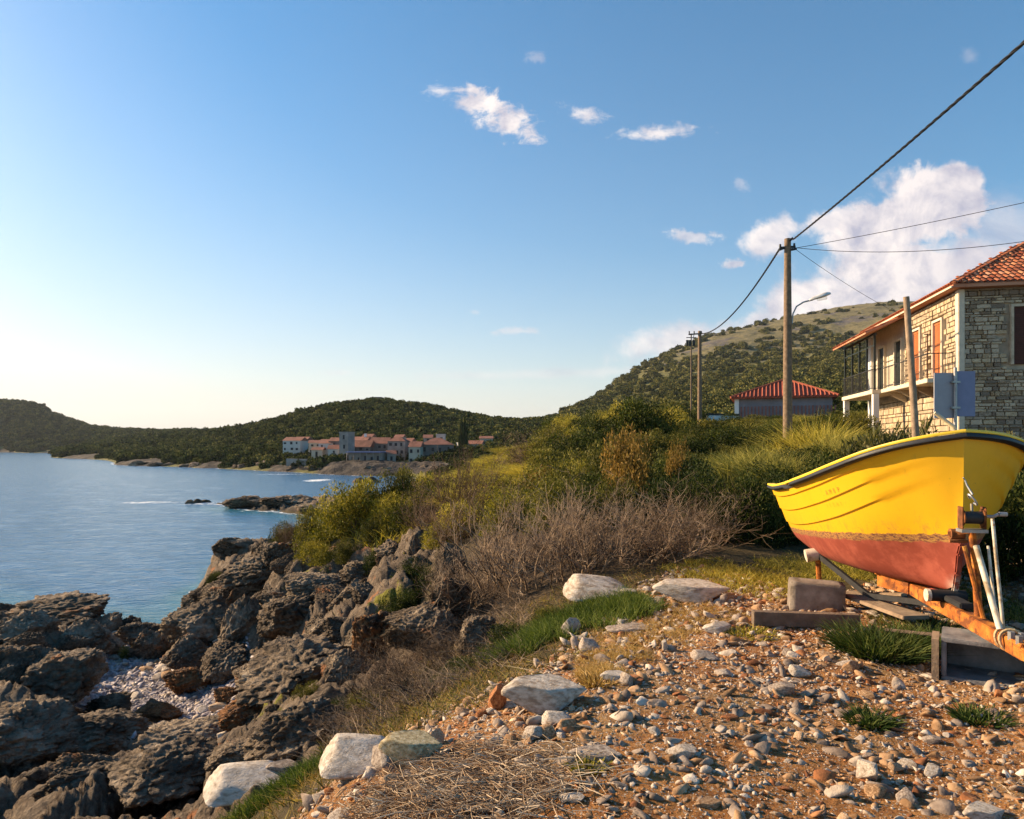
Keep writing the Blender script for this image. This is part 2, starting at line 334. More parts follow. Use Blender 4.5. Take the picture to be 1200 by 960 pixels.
def hit(px, py, dmin=2.2, dmax=1500.):
    """where the line of sight of a photo pixel meets the smooth ground"""
    d = np.exp(np.linspace(math.log(dmin), math.log(dmax), 500)); u = (px-600)/F
    zz = base(u*d, d)[:, 0]; ray = CZ-d*(py-HZ)/F
    k = np.argmax(zz > ray)
    return Vector((u*d[k], d[k], zz[k]))
def P3(px, py, d): return Vector(((px-600)/F*d, d, CZ-d*(py-HZ)/F))

def terrain(name, u0, u1, nu, d0, d1, nd, mt, **kw):
    uu = np.linspace(u0, u1, nu); dd = np.exp(np.linspace(math.log(d0), math.log(d1), nd))
    UU, DD = np.meshgrid(uu, dd); x = (UU*DD).ravel(); y = DD.ravel()
    b = base(x, y); z = b[:, 0]+disp(x, y, b)
    rock = sstep(b[:, 2], .35, .75)
    if d0 < 10:   # overhangs and undercuts: rock pushed sideways too
        Q = np.stack([x, y, z], 1)*.9; j = rock*np.clip(y/14., .2, 1.6)
        x = x+j*.30*fbm(Q, 3, 21); y = y+j*.45*fbm(Q+50, 3, 22)
    idx = np.arange(nu*nd).reshape(nd, nu)
    q = np.stack([idx[:-1, :-1], idx[:-1, 1:], idx[1:, 1:], idx[1:, :-1]], -1).reshape(-1, 4)
    zc = z[q].max(1) > -2.5; q = q[zc]
    me = mk(name, np.stack([x, y, z], 1), quads=q, attrs={'rock': rock, 'soil': np.clip(b[:, 1], 0, 1), 'peb': np.clip(b[:, 3], 0, 1), 'brush': np.clip(b[:, 6], 0, 1)}, smooth=True, mats=[mt])
    return ob(name, me, kind='structure', **kw)
# ------------------------------------------------------------------ ground materials
def ground_mat(name, far):
    m = bpy.data.materials.new(name); m.use_nodes = True; m.node_tree.nodes.clear(); t = NT(m.node_tree)
    v = t.n('ShaderNodeNewGeometry').outputs['Position']
    at = lambda n_: t.n('ShaderNodeAttribute', attribute_name=n_).outputs['Fac']
    big = t.noise(v, .35, 6, .6, .5); med = t.noise(v, 2.2, 8, .65, .4); fin = t.noise(v, 14., 8, .7)
    z = t.n('ShaderNodeSeparateXYZ', inp={0: v}).outputs[2]
    if far:
        vs = .02
        a = t.noise(v, .012, 6, .6); b_ = t.noise(v, .06, 6, .65); c_ = t.noise(v, .25, 5, .7)
        grass = t.ramp(t.m('ADD', t.m('MULTIPLY', b_, .6), t.m('MULTIPLY', c_, .4)), [(.3, (.028, .038, .012)), (.5, (.13, .12, .034)), (.68, (.30, .245, .07))])
        dry = t.ramp(t.m('ADD', t.m('MULTIPLY', b_, .5), t.m('MULTIPLY', c_, .5)), [(.34, (.035, .036, .018)), (.5, (.17, .142, .062)), (.66, (.30, .235, .115))])
        veg = t.mix(t.sm(t.m('ADD', z, t.m('MULTIPLY', a, 60.)), 95., 175.), grass, dry)
        crag = t.m('MULTIPLY', t.sm(t.noise(v, .018, 7, .62), .56, .64), t.sm(z, 60., 110.))
        veg = t.mix(crag, veg, t.ramp(c_, [(.3, (.07, .06, .055)), (.7, (.17, .145, .13))]))
        rockc = t.ramp(c_, [(.3, (.014, .012, .011)), (.5, (.042, .034, .028)), (.7, (.115, .088, .065))])
        h = t.m('ADD', t.m('MULTIPLY', b_, 6.), t.m('MULTIPLY', c_, 2.)); bd, bsn = 1., .6
    else:
        rockc = t.ramp(t.m('ADD', t.m('MULTIPLY', med, .6), t.m('MULTIPLY', fin, .4)), [(.28, (.045, .034, .026)), (.45, (.125, .090, .062)), (.58, (.25, .188, .130)), (.72, (.38, .305, .225))])
        rockc = t.mix(t.m('MULTIPLY', t.sm(t.noise(v, 1.1, 5, .6, .6), .60, .68), .75), rockc, (.36, .13, .04))
        rockc = t.mix(t.m('MULTIPLY', t.sm(t.noise(v, 3.1, 6, .6, .2), .60, .70), .5), rockc, (.045, .042, .034))
        rockc = t.mix(t.m('MULTIPLY', t.sm(t.noise(v, .9, 5, .6), .60, .66), t.sm(z, 2.2, 3.6)), rockc, (.22, .20, .03))
        rockc = t.mix(t.m('SUBTRACT', 1., t.sm(t.m('ADD', z, t.m('MULTIPLY', med, .5)), .3, 1.1)), rockc, t.mix(.8, rockc, (.02, .018, .015)))
        veg = t.ramp(t.m('ADD', t.m('MULTIPLY', med, .5), t.m('MULTIPLY', fin, .5)), [(.3, (.035, .024, .012)), (.5, (.095, .070, .030)), (.7, (.20, .14, .07))])
        brush = t.ramp(fin, [(.3, (.035, .022, .014)), (.7, (.15, .10, .06))])
        veg = t.mix(at('brush'), veg, brush)
        h = t.m('ADD', t.m('MULTIPLY', med, .7), t.m('MULTIPLY', fin, .35)); bd, bsn = .32, 1.
    soil = t.ramp(t.m('ADD', t.m('MULTIPLY', med, .45), t.m('MULTIPLY', t.noise(v, 22., 8, .75), .55)), [(.32, (.09, .034, .010)), (.45, (.30, .12, .034)), (.56, (.50, .235, .075)), (.68, (.62, .38, .17))])
    soil = t.mix(t.m('MULTIPLY', t.sm(t.noise(v, .8, 5), .5, .62), .55), soil, (.36, .26, .125))
    vc = t.n('ShaderNodeTexVoronoi', inp={'Vector': v, 'Scale': 75.}); vr = t.n('ShaderNodeSeparateColor', inp={0: vc.outputs['Color']}).outputs
    grit = t.ramp(vr[1], [(.0, (.20, .075, .03)), (.4, (.42, .27, .16)), (.75, (.50, .44, .37)), (1., (.62, .56, .48))])
    soil = t.mix(t.m("MULTIPLY", t.m("GREATER_THAN", vr[0], .52), t.m('LESS_THAN', vc.outputs['Distance'], .42)), soil, grit)
    pebc = t.ramp(fin, [(.3, (.14, .12, .13)), (.7, (.40, .36, .38))])
    edge = t.m('MULTIPLY', t.m('SUBTRACT', med, .5), 1.2)
    c = t.mix(t.sm(t.m('ADD', at('soil'), edge), .40, .60), veg, soil)
    c = t.mix(t.sm(t.m('ADD', at('rock'), edge), .40, .60), c, rockc)
    c = t.mix(t.sm(t.m('ADD', at('peb'), edge), .45, .60), c, pebc)
    bs = t.n('ShaderNodeBsdfPrincipled', inp={'Base Color': c, 'Roughness': .92, 'Specular IOR Level': .2})
    t.l(t.n('ShaderNodeBump', inp={'Strength': bsn, 'Distance': bd, 'Height': h}).outputs[0], bs.inputs['Normal'])
    t.l(bs.outputs[0], t.n('ShaderNodeOutputMaterial').inputs[0])
    return m
GN = ground_mat('coast_ground', False); GF = ground_mat('hill_ground', True)
terrain('ground', -.98, .98, 730, .8, 128., 500, GN)
terrain('hills', -1.1, 1.1, 520, 127., 2500., 260, GF)
# the same land carried on outside the picture, coarser
terrain('ground', .98, 4., 90, .8, 128., 130, GN); terrain('ground', -4., -.98, 90, .8, 128., 130, GN)
terrain('hills', 1.1, 2.2, 70, 127., 2500., 80, GF); terrain('hills', -2.2, -1.1, 70, 127., 2500., 80, GF)

# far blue mountain
fm = []
mm = flat('haze_blue_rock', (.07, .09, .12), bump=0, vary=.1, scale=.001)  # bluish haze of the distance put into the rock colour
xs = np.linspace(-4000, 1500, 60); fr = []
V_ = []
for i, x in enumerate(xs):
    h = 430*math.exp(-((x+30)/760)**4)+170+60*math.sin(x*.0063+2)+35*math.sin(x*.017)+18*math.sin(x*.041)
    for k, s_ in enumerate((0, .35, .75, 1., .4)):
        V_.append((x*1.0, 14000+k*900+120*math.sin(x*.004+k*2), h*s_-20*(k == 0)))
idx = np.arange(300).reshape(60, 5)
q = np.stack([idx[:-1, :-1], idx[:-1, 1:], idx[1:, 1:], idx[1:, :-1]], -1).reshape(-1, 4)[:, ::-1]
ob('mountain', mk('mountain', V_, quads=q, smooth=True, mats=[mm]), kind='structure')

# ------------------------------------------------------------------ sea
m = bpy.data.materials.new('sea_water'); m.use_nodes = True; m.node_tree.nodes.clear(); t = NT(m.node_tree)
v = t.n('ShaderNodeNewGeometry').outputs['Position']
sx = t.n('ShaderNodeMapping', inp={'Vector': v, 'Scale': (.55, 1.0, 1.)}).outputs[0]
h = t.m('ADD', t.m('MULTIPLY', t.noise(sx, .55, 4, .6, .6), 1.0), t.m('ADD', t.m('MULTIPLY', t.noise(sx, 1.9, 4, .6, .5), .42), t.m('MULTIPLY', t.noise(sx, 6.5, 4, .6), .13)))
dep = t.n('ShaderNodeAttribute', attribute_name='shallow').outputs['Fac']
wc = t.mix(t.sm(t.m('ADD', dep, t.m('MULTIPLY', t.m('SUBTRACT', t.noise(v, .12, 4), .5), .7)), .2, 1.), (.036, .135, .27), (.03, .15, .22))
foam = t.n('ShaderNodeAttribute', attribute_name='foam').outputs['Fac']
fk = t.sm(t.m('ADD', foam, t.m('MULTIPLY', t.m('SUBTRACT', t.noise(sx, 1.3, 6, .7, 1.), .5), 1.8)), .62, .9)
bs = t.n('ShaderNodeBsdfPrincipled', inp={'Base Color': t.mix(fk, wc, (.75, .76, .76)), 'Roughness': t.m('ADD', t.m('MULTIPLY', fk, .6), .14), 'IOR': 1.33})
t.l(t.n('ShaderNodeBump', inp={'Strength': .6, 'Distance': .45, 'Height': h}).outputs[0], bs.inputs['Normal'])
t.l(bs.outputs[0], t.n('ShaderNodeOutputMaterial').inputs[0])
nu, nd = 420, 380
uu = np.linspace(-1.3, .9, nu); dd = np.concatenate([np.exp(np.linspace(math.log(9), math.log(1300), nd-12)), np.exp(np.linspace(math.log(1500), math.log(40000), 12))])
UU, DD = np.meshgrid(uu, dd); x = (UU*DD).ravel(); y = DD.ravel()
bz = ground(x[y < 1200], y[y < 1200]); gz = np.full(len(x), -9.); gz[:len(bz)] = bz
P = np.stack([x*.5, y, x*0], 1)
z = np.where(y < 500, .16*fbm(P*.35, 3, 40)+.05*fbm(P*1.3, 2, 41), 0)
foamv = np.where(y < 320, sstep(gz, -.9, -.05)*.75, 0)
def fpatch(px, py, rx, ry, g=.9):   # broken water round named reefs
    d = CZ*F/(py-HZ); cx = (px-600)/F*d; return g*np.exp(-((x-cx)/(rx*d/F))**2-((y-d)/(ry*d*d/F/CZ))**2)
for a_ in ((175, 589, 60, 2.2, .85), (235, 590, 38, 3.5, .8), (300, 597, 30, 4, .8), (372, 563, 22, 2.2, 1.), (330, 556, 60, 1.8, .7), (180, 546, 40, 1.6, .6), (110, 588, 50, 1.2, .6), (425, 567, 30, 2, .6)):
    foamv = np.maximum(foamv, fpatch(*a_))
idx = np.arange(nu*nd).reshape(nd, nu)
q = np.stack([idx[:-1, :-1], idx[:-1, 1:], idx[1:, 1:], idx[1:, :-1]], -1).reshape(-1, 4)
ok = gz[q].min(1) < .4
ob('sea', mk('sea', np.stack([x, y, z], 1), quads=q[ok], attrs={'shallow': sstep(gz, -2.5, -.2)*(y < 90), 'foam': foamv}, smooth=True, mats=[m]), kind='structure')

# ------------------------------------------------------------------ rocks
LIME = mat('weathered_limestone', [(.25, (.045, .034, .026)), (.45, (.120, .088, .060)), (.62, (.24, .182, .128)), (.8, (.38, .305, .225))], scale=1.1, rough=.93, bump=.9, bscale=10., bdist=.10, detail=10, nrough=.75, vor=8., rand=.18,
           spots=[(.8, .60, .68, (.30, .11, .035), .7), (2.4, .56, .68, (.040, .037, .031), .6), (1.5, .63, .7, (.40, .36, .30), .5)], spec=.15)
RUSTROCK = mat('iron_stained_limestone', [(.25, (.055, .032, .02)), (.5, (.22, .10, .04)), (.8, (.38, .21, .10))], scale=1.6, rough=.93, bump=.9, bscale=12., bdist=.08, vor=8., spots=[(1.5, .52, .62, (.10, .085, .07), .8)], spec=.15)
WHITE = mat('pale_limestone', [(.25, (.29, .22, .16)), (.5, (.50, .42, .335)), (.8, (.66, .58, .49))], scale=5., rough=.85, bump=.6, bscale=14., bdist=.03, detail=8, rand=.15, spots=[(9., .6, .7, (.30, .17, .09), .5)], spec=.2)
GREYST = mat('grey_stone', [(.25, (.16, .115, .085)), (.5, (.34, .265, .205)), (.8, (.50, .42, .335))], scale=6., rough=.85, bump=.5, bscale=18., bdist=.02, rand=.3)
TANST = mat('tan_stone', [(.25, (.20, .11, .05)), (.5, (.42, .25, .13)), (.8, (.54, .40, .27))], scale=6., rough=.88, bump=.5, bscale=18., bdist=.02, rand=.3)
RUSTST = mat('rusty_stone', [(.25, (.14, .05, .018)), (.5, (.34, .13, .045)), (.8, (.5, .24, .10))], scale=6., rough=.9, bump=.5, bscale=18., bdist=.02, rand=.3)
LICHEN = mat('lichened_stone', [(.3, (.26, .19, .10)), (.5, (.44, .35, .19)), (.75, (.58, .49, .33))], scale=7., rough=.95, bump=.6, bscale=22., bdist=.03)
def ico(sub):
    bm = bmesh.new(); bmesh.ops.create_icosphere(bm, subdivisions=sub, radius=1.)
    V = np.array([v.co[:] for v in bm.verts]); T = np.array([[v.index for v in f.verts] for f in bm.faces]); bm.free(); return V, T
ICO = {k: ico(k) for k in (1, 2, 3, 4, 6)}
def rockshape(sub, seed, planes=9, cut=.62, rough=.1, karst=0.):
    V, T = ICO[sub]; rs = np.random.RandomState(seed); p = V*(1+.18*gnoise(V*1.3+seed*3.1, seed))[:, None]
    for k in range(planes):
        n = rs.normal(size=3); n /= np.linalg.norm(n); d = cut+rs.rand()*.28
        h = p@n-d; p = p-np.outer(np.maximum(h, 0)*.93, n)
    if rough: p = p*(1+rough*fbm(p*2.6+seed, 4, seed+1, .55, True))[:, None]
    if karst:
        f1, f2, _ = worley(p*3.2+seed*2.3, seed); p = p*(1+karst*1.2*(np.minimum(f2-f1, .16)-.1)+karst*.25*(_-.5))[:, None]
        p = p*(1+karst*.35*fbm(p*9., 3, seed+5, .6, True))[:, None]
        f1, f2, _ = worley(p*8+seed, seed+2); p = p*(1-karst*.38*(.4-f1))[:, None]
    return p, T
BOULD = [mk('boulder', *(lambda r: (r[0],))(rockshape(6, 100+i, 15, .50, .15, .46)), tris=ICO[6][1], smooth=True, mats=[LIME]) for i in range(7)]
def variant(me, mt):
    c = me.copy(); c.materials.clear(); c.materials.append(mt); return c
BOULD_R = [variant(BOULD[i], RUSTROCK) for i in (1, 4)]
SLAB = {}
for nm, mt in (('white', WHITE), ('grey', GREYST), ('tan', TANST), ('rust', RUSTST), ('lichen', LICHEN)):
    SLAB[nm] = [mk('stone', rockshape(4, 40+i, 12, .5, .07, .05)[0], tris=ICO[4][1], smooth=True, mats=[mt]) for i in range(4)]
def place_rock(px, py, wpx, hpx, me, label, name='boulder', cat='boulder', group=None, rot=None, deep=1., d=None, sink=.0, tilt=0):
    p = hit(px, py+hpx*.35) if d is None else P3(px, py+hpx*.35, d)
    s_ = p.y/F
    rx = wpx*s_/2*1.12; rz = hpx*s_/2*1.15; c = P3(px, py, p.y)
    o = ob(name, me, loc=(c.x, c.y+rx*.25, c.z-sink), rot=(0, tilt, rnd.random()*6.28 if rot is None else rot), label=label, cat=cat, group=group)
    o.scale = (rx, rx*deep, rz)
    if rot is None: o.scale = (rx, rx*.9*deep, rz)
    return o
# big shore boulders : photo position, size, words
BL = [
 (62,724,120,30,'broad dark boulder topping the left rock shelf beside the sea'),
 (140,719,40,30,'small rounded boulder standing alone at the water gap in the shelf'),
 (24,742,72,42,'grey boulder at the left picture edge below the shelf top'),
 (92,752,70,50,'brown boulder on the shelf with a rounded sunlit head'),
 (160,745,62,34,'low boulder on the near side of the small water gap'),
 (60,800,110,70,'wide dark boulder left of the pale pebble patch'),
 (10,790,70,60,'shadowed boulder at the left edge beside the wide dark boulder'),
 (25,872,120,60,'black shadowed boulder in the bottom left corner area'),
 (110,862,110,46,'dark boulder bordering the lower left of the pebble patch'),
 (175,760,44,36,'small boulder between the pebbles and the water gap'),
 (216,770,60,50,'grey boulder at the back edge of the pebble cove'),
 (236,738,90,66,'large tan-topped boulder left of the overhanging block'),
 (262,700,60,36,'boulder stepping up towards the promontory'),
 (258,780,60,44,'rounded lumpy boulder under the tan-topped boulder'),
 (216,800,56,34,'small boulder with a rusty side on the pebble cove'),
 (338,728,104,62,'massive overhanging block above the dark hollow'),
 (285,735,54,60,'upright boulder wedged left of the overhanging block'),
 (300,672,86,40,'tall boulder under the tip of the promontory'),
 (268,642,52,28,'jutting rock nose at the tip of the promontory above the sea'),
 (318,655,60,44,'dark knobbly rock behind the promontory nose'),
 (365,690,70,30,'flat-topped boulder with mossy yellow lichen patch'),
 (412,708,60,40,'pale rounded boulder right of the overhanging block'),
 (432,676,56,34,'sunlit boulder near the top of the cliff'),
 (462,652,50,30,'boulder at the cliff top beneath the green bush'),
 (436,750,70,66,'rusty sided rock wall right of the dark hollow'),
 (505,742,90,64,'big sunlit lumpy boulder below the dead bush'),
 (560,742,56,44,'pale knobbly boulder tucked under the dead bush'),
 (525,664,36,50,'upright pale rock standing between green creeper and dead bush'),
 (340,800,150,60,'long ribbed rock slope below the dark hollow'),
 (290,842,90,50,'rust-stained boulder at the right side of the pebble cove'),
 (350,862,120,60,'ribbed grey rock slab above the green grass strip'),
 (180,915,150,60,'big ribbed boulder at the bottom left in shade'),
 (95,925,120,60,'dark boulder at the bottom between the two largest ones'),
 (285,890,80,36,'dark boulder behind the long pale rock'),
 (215,880,110,44,'brown grooved boulder near the white pointed stone'),
 (180,838,50,26,'small rusty orange boulder among the pale pebbles'),
 (128,834,52,26,'small dark boulder standing in the pebble patch'),
 (265,815,34,20,'orange-brown small boulder on the right of the pebbles'),
 (400,790,70,50,'grey boulder half hidden by dry brush'),
 (385,740,60,34,'boulder in the shade of the dark hollow'),
]
for i, (px, py, a, b_, lb) in enumerate(BL):
    me = (BOULD_R[i % 2] if 'rust' in lb or 'orange' in lb else BOULD[i % 7])
    place_rock(px, py, a, b_, me, lb, group='boulders along the rocky shore')
# small wave-washed rocks off the far spit
def reef(px, py, n, wpx, lab):
    d = CZ*F/(py-HZ)
    for k in range(n):
        p = P3(px+(k-(n-1)/2)*wpx*.8, py, d*(1+.01*(k % 3))); r_ = wpx*d/F*.55
        ob('sea_rock', BOULD[(k+2) % 7], loc=(p.x, p.y, .1), rot=k*2.1, scale=(r_, r_, r_*(.55+.2*(k % 2))), label=lab[k], cat='rock', group='rocks awash beyond the spit')
reef(231, 590, 3, 11, ['left dark rock of the trio poking from the sea off the spit tip', 'middle dark rock of the trio poking from the sea off the spit tip', 'right dark rock of the trio poking from the sea off the spit tip'])
reef(428, 566, 2, 18, ['left low rock awash in the bay before the village', 'right low rock awash in the bay before the village'])
sp_ = [(285,594,40,12),(320,592,50,16),(355,588,50,14),(390,585,50,14),(425,582,40,12),(340,596,34,10),(300,586,40,10),(370,580,50,9),(410,577,40,8)]
for k, (px, py, a, b_) in enumerate(sp_):
    d = 88-8*(py < 583); p = P3(px, py, d); r_ = a*d/F/2
    ob('spit_rock', BOULD[k % 7], loc=(p.x, p.y, .55), rot=k*1.3, scale=(r_*1.2, r_*1.3, b_*d/F*.6), label='low black jagged rock forming part of the narrow spit in the bay', cat='rock', group='low rocks that make up the spit')

for k in range(34):
    px = 160+k*11+rnd.uniform(-4, 4); p_ = hit(px, 553-rnd.random()*5-(px < 330)*4, 150, 320); r_ = rnd.uniform(1.0, 2.6)
    ob('shore_rock', BOULD[k % 7], loc=(p_.x, p_.y, max(.2, p_.z)), rot=k*1.9, scale=(r_*1.5, r_, r_*rnd.uniform(.45, .8)), label='low dark rock on the far shore below the village headland', cat='rock', group='dark rocks along the far shore')
# foreground single stones
ST = [
 (640,820,94,46,'white','large flat white stone with furrows at the edge of the dirt'),
 (583,821,30,34,'rust','reddish brown stone leaning against the large flat white stone'),
 (416,894,100,44,'white','long pale slab sloping down at the dirt edge'),
 (452,890,44,40,'grey','smaller pale slab against the right of the long pale slab'),
 (482,884,70,44,'lichen','yellow-green lichened slab beside the pale slabs'),
 (512,866,24,22,'tan','pinkish stone touching the lichened slab'),
 (699,694,86,34,'white','white boulder behind the green grass mound'),
 (735,696,28,14,'white','small white stone at the right end of the white boulder'),
 (815,696,84,30,'white','white pointed boulder on the rubble near the brush'),
 (668,738,26,26,'grey','dark angular stone standing in the grass mound'),
 (690,758,26,18,'grey','grey stone beside a dark hollow in the grass mound'),
 (740,738,50,9,'grey','thin flat stone lying right of the grass mound'),
 (700,888,58,14,'grey','flat grey stone in the middle of the rubble'),
 (840,738,42,14,'white','flat white stone on the rubble left of the plank'),
 (825,770,32,12,'grey','flat grey stone lower than the white one left of the plank'),
 (779,757,9,20,'white','small upright white stone on the rubble rim'),
 (723,796,34,16,'white','white stone right of the large furrowed stone'),
 (728,840,20,16,'grey','grey round stone casting a dark shadow in the rubble'),
 (652,846,40,17,'white','white stone just below the large furrowed stone'),
 (802,885,36,24,'white','pale angular stone in the lower middle rubble'),
 (1020,905,34,30,'white','angular white stone in the lower right dirt'),
 (998,784,24,16,'tan','ochre rounded stone below the plank and grass tuft'),
 (937,788,26,14,'white','pale stone left of the ochre rounded stone'),
 (920,808,30,18,'grey','greyish stone below the pale one in mid rubble'),
 (1158,958,50,22,'white','big white stone cut by the bottom right edge'),
 (578,872,26,13,'grey','pale oval stone above the dry straw'),
 (615,900,36,14,'grey','flat stone beside the straw on the right'),
 (672,938,30,14,'white','white stone near the bottom edge by the straw'),
 (832,945,34,12,'tan','flat tan stone near the bottom edge in the middle'),
 (735,800,24,20,'grey','grey stone with a bluish face beside the white one'),
 (282,925,104,36,'white','long pale knobbly rock in front of the green grass strip'),
 (262,868,22,28,'white','white pointed stone at the foot of the pebble cove'),
 (330,905,40,20,'grey','grey stone between the long pale rock and the grass strip'),
 (455,918,30,18,'tan','tan stone beneath the pale slabs'),
 (1050,900,18,10,'tan','little tan stone right of the angular white stone'),
 (1095,868,20,12,'grey','little grey stone between the two dark grass tufts'),
]
for k, (px, py, a, b_, c_, lb) in enumerate(ST):
    place_rock(px, py, a, b_, SLAB[c_][k % 4], lb, name='stone', cat='stone', rot=(k*.7 if b_ > a*.8 else 0.2*math.sin(k*3)), deep=.8)

# scatter over the dirt
def scatter_pts(n, dmin, dmax, umin, umax, seed, ok):
    rs = np.random.RandomState(seed)
    u = rs.uniform(umin, umax, n); d = np.sqrt(rs.uniform(dmin**2, dmax**2, n)); x, y = u*d, d
    b = base(x, y); k = ok(b, x, y, rs); x, y = x[k], y[k]
    return x, y, ground(x, y)
soilok = lambda b, x, y, rs: (b[:, 1]+.35*fbm(np.stack([x*.8, y*.8, 0*x], 1), 3, 77) > .36)
x, y, z = scatter_pts(900, 11, 36, -.76, -.08, 14, lambda b, x, y, rs: (b[:, 2] > .7) & (b[:, 0] > .3))
for i in range(min(130, len(x))):
    s_ = rnd.uniform(.16, .55)*(.5+y[i]/40); ob('rock', BOULD[i % 7], loc=(x[i], y[i], z[i]+s_*.1), rot=(rnd.uniform(-.5, .5), rnd.uniform(-.5, .5), i*1.7), scale=(s_*rnd.uniform(.9, 1.7), s_, s_*rnd.uniform(.5, 1.)), label='small jagged rock lodged among the big shore boulders', cat='rock', group='small rocks between the shore boulders')
x, y, z = scatter_pts(2000, 2.8, 9.5, -.35, .80, 5, soilok)
x, y, z = x[:300], y[:300], z[:300]
SM = {nm: [mk('stone', rockshape(3, 60+i, 11, .42, .06)[0], tris=ICO[3][1], smooth=True, mats=[mt]) for i in range(5)] for nm, mt in (('white', WHITE), ('grey', GREYST), ('tan', TANST), ('rust', RUSTST))}
words = {'white': 'loose whitish stone among the rubble on the rust-brown dirt', 'grey': 'loose grey stone among the rubble on the rust-brown dirt', 'tan': 'loose tan stone among the rubble on the rust-brown dirt', 'rust': 'loose rust-red stone among the rubble on the rust-brown dirt'}
for i in range(len(x)):
    c_ = rnd.choice(['white', 'white', 'grey', 'grey', 'tan', 'tan', 'rust']); s_ = (.019+.034*rnd.random()**2.4)*(1+.05*y[i])*1.15
    ob('stone', SM[c_][i % 5], loc=(x[i], y[i], z[i]+s_*.12), rot=(rnd.uniform(-.3, .3), rnd.uniform(-.3, .3), rnd.random()*6.28), scale=(s_*rnd.uniform(1.0, 1.6), s_, s_*rnd.uniform(.45, .8)),
       label=words[c_], cat='stone', group='loose '+c_+' stones on the dirt')
def stone_field(name, n, seed, smin, smax, dmin, dmax, umin, umax, ok, mats, sub=1, flatn=.6, **kw):
    x, y, z = scatter_pts(n, dmin, dmax, umin, umax, seed, ok); n = len(x); rs = np.random.RandomState(seed+1)
    V0, T0 = ICO[sub]; k = len(V0)
    protos = [rockshape(sub, seed+i, 12, .36, 0)[0] for i in range(8)]
    s_ = (smin+(smax-smin)*rs.rand(n)**4)*(.7+.06*y)
    a = rs.rand(n)*6.28; ca, sa = np.cos(a), np.sin(a); e = rs.uniform(.8, 2.1, n); fz = rs.uniform(.25, 1, n)*flatn*1.4
    Pr = np.stack([protos[i] for i in rs.randint(0, 8, n)])
    X = Pr[:, :, 0]*(s_*e)[:, None]; Y = Pr[:, :, 1]*s_[:, None]; Z = Pr[:, :, 2]*(s_*fz)[:, None]
    tx, ty = rs.uniform(-.6, .6, (2, n)); Z = Z+X*tx[:, None]+Y*ty[:, None]
    V = np.stack([X*ca[:, None]-Y*sa[:, None]+x[:, None], X*sa[:, None]+Y*ca[:, None]+y[:, None], Z+(z-s_*fz*.1)[:, None]], -1).reshape(-1, 3)
    T = (T0[None]+(np.arange(n)*k)[:, None, None]).reshape(-1, 3)
    mi = np.repeat(rs.randint(0, len(mats), n), len(T0))
    return ob(name, mk(name, V, tris=T, mi=mi, mats=mats), kind='stuff', **kw)
MM = [WHITE, WHITE, GREYST, GREYST, TANST, TANST, TANST, RUSTST]
clumpok = lambda b, x, y, rs: soilok(b, x, y, rs) & (rs.rand(len(x)) < .55+1.6*sstep(fbm(np.stack([x*1.6, y*1.6, 0*x], 1), 3, 78), -.15, .22))
stone_field('rubble', 17500, 21, .022, .072, 2.7, 10.5, -.4, 1.15, clumpok, MM+[GREYST], 2, label='small mixed stones covering the rust-brown dirt', cat='rubble')
stone_field('rubble_chips', 32000, 25, .009, .030, 2.7, 10.5, -.4, .9, soilok, MM, 1, label='small angular stone chips packed between the larger stones', cat='stone chips')
stone_field('gravel', 17000, 31, .005, .011, 2.7, 7, -.4, .8, soilok, MM+[RUSTST, RUSTST], 1, label='fine gravel and dirt crumbs between the stones', cat='gravel')
pebok = lambda b, x, y, rs: b[:, 3]+.25*fbm(np.stack([x*.5, y*.5, 0*x], 1), 3, 79) > .30
VIOLET = mat('washed_pebble', [(.25, (.13, .11, .12)), (.5, (.27, .235, .245)), (.8, (.42, .375, .38))], scale=6., rough=.8, bump=.3, bscale=18., rand=.3)
stone_field('cove_pebbles', 24000, 41, .022, .085, 11, 31, -.65, -.36, pebok, [VIOLET, VIOLET, VIOLET, GREYST], 1, label='pale lilac-grey pebbles filling the little rock cove', cat='pebbles')
x, y, z = scatter_pts(900, 12, 27, -.62, -.38, 9, lambda b, x, y, rs: b[:, 3] > .3)
for i in range(min(60, len(x))):
    s_ = rnd.uniform(.12, .26); ob('cobble', SM[['white', 'grey', 'tan'][i % 3]][i % 5], loc=(x[i], y[i], z[i]+.04), rot=i, scale=(s_*1.3, s_, s_*.6), label='washed cobble lying on the pale pebbles of the cove', cat='cobble', group='cobbles in the pebble cove')
# ------------------------------------------------------------------ plants
def leafm(name, lo, mid, hi, **kw):
    kw.setdefault('trans', .28)
    return mat(name, [(.12, lo), (.5, mid), (.9, hi)], scale=kw.pop('scale', .9), rough=kw.pop('rough', .65), bump=0, tone=True, rand=kw.pop('rand', .35), spec=kw.pop('spec', .12), **kw)
G_OLIVE = leafm('olive_leaves', (.028, .034, .008), (.125, .115, .022), (.34, .28, .06))
G_DARK = leafm('dark_leaves', (.014, .022, .006), (.055, .070, .014), (.16, .16, .035))
G_YEL = leafm('yellow_green_leaves', (.09, .09, .012), (.37, .30, .042), (.64, .50, .11))
G_BROOM = leafm('broom_stems', (.022, .030, .008), (.13, .13, .026), (.44, .37, .095), scale=2.2)
G_BRIGHT = leafm('bright_green_blades', (.022, .040, .007), (.075, .115, .018), (.20, .23, .05))
G_RUST = leafm('rusty_leaves', (.050, .034, .010), (.19, .120, .028), (.42, .25, .07))
G_STRAW = leafm('straw', (.22, .13, .07), (.52, .37, .23), (.78, .64, .47), trans=.15)
G_DRYG = leafm('dry_grass', (.20, .11, .03), (.40, .24, .075), (.58, .40, .16))
T_GREY = leafm('dead_twigs', (.034, .021, .013), (.130, .086, .054), (.40, .29, .195), trans=0)
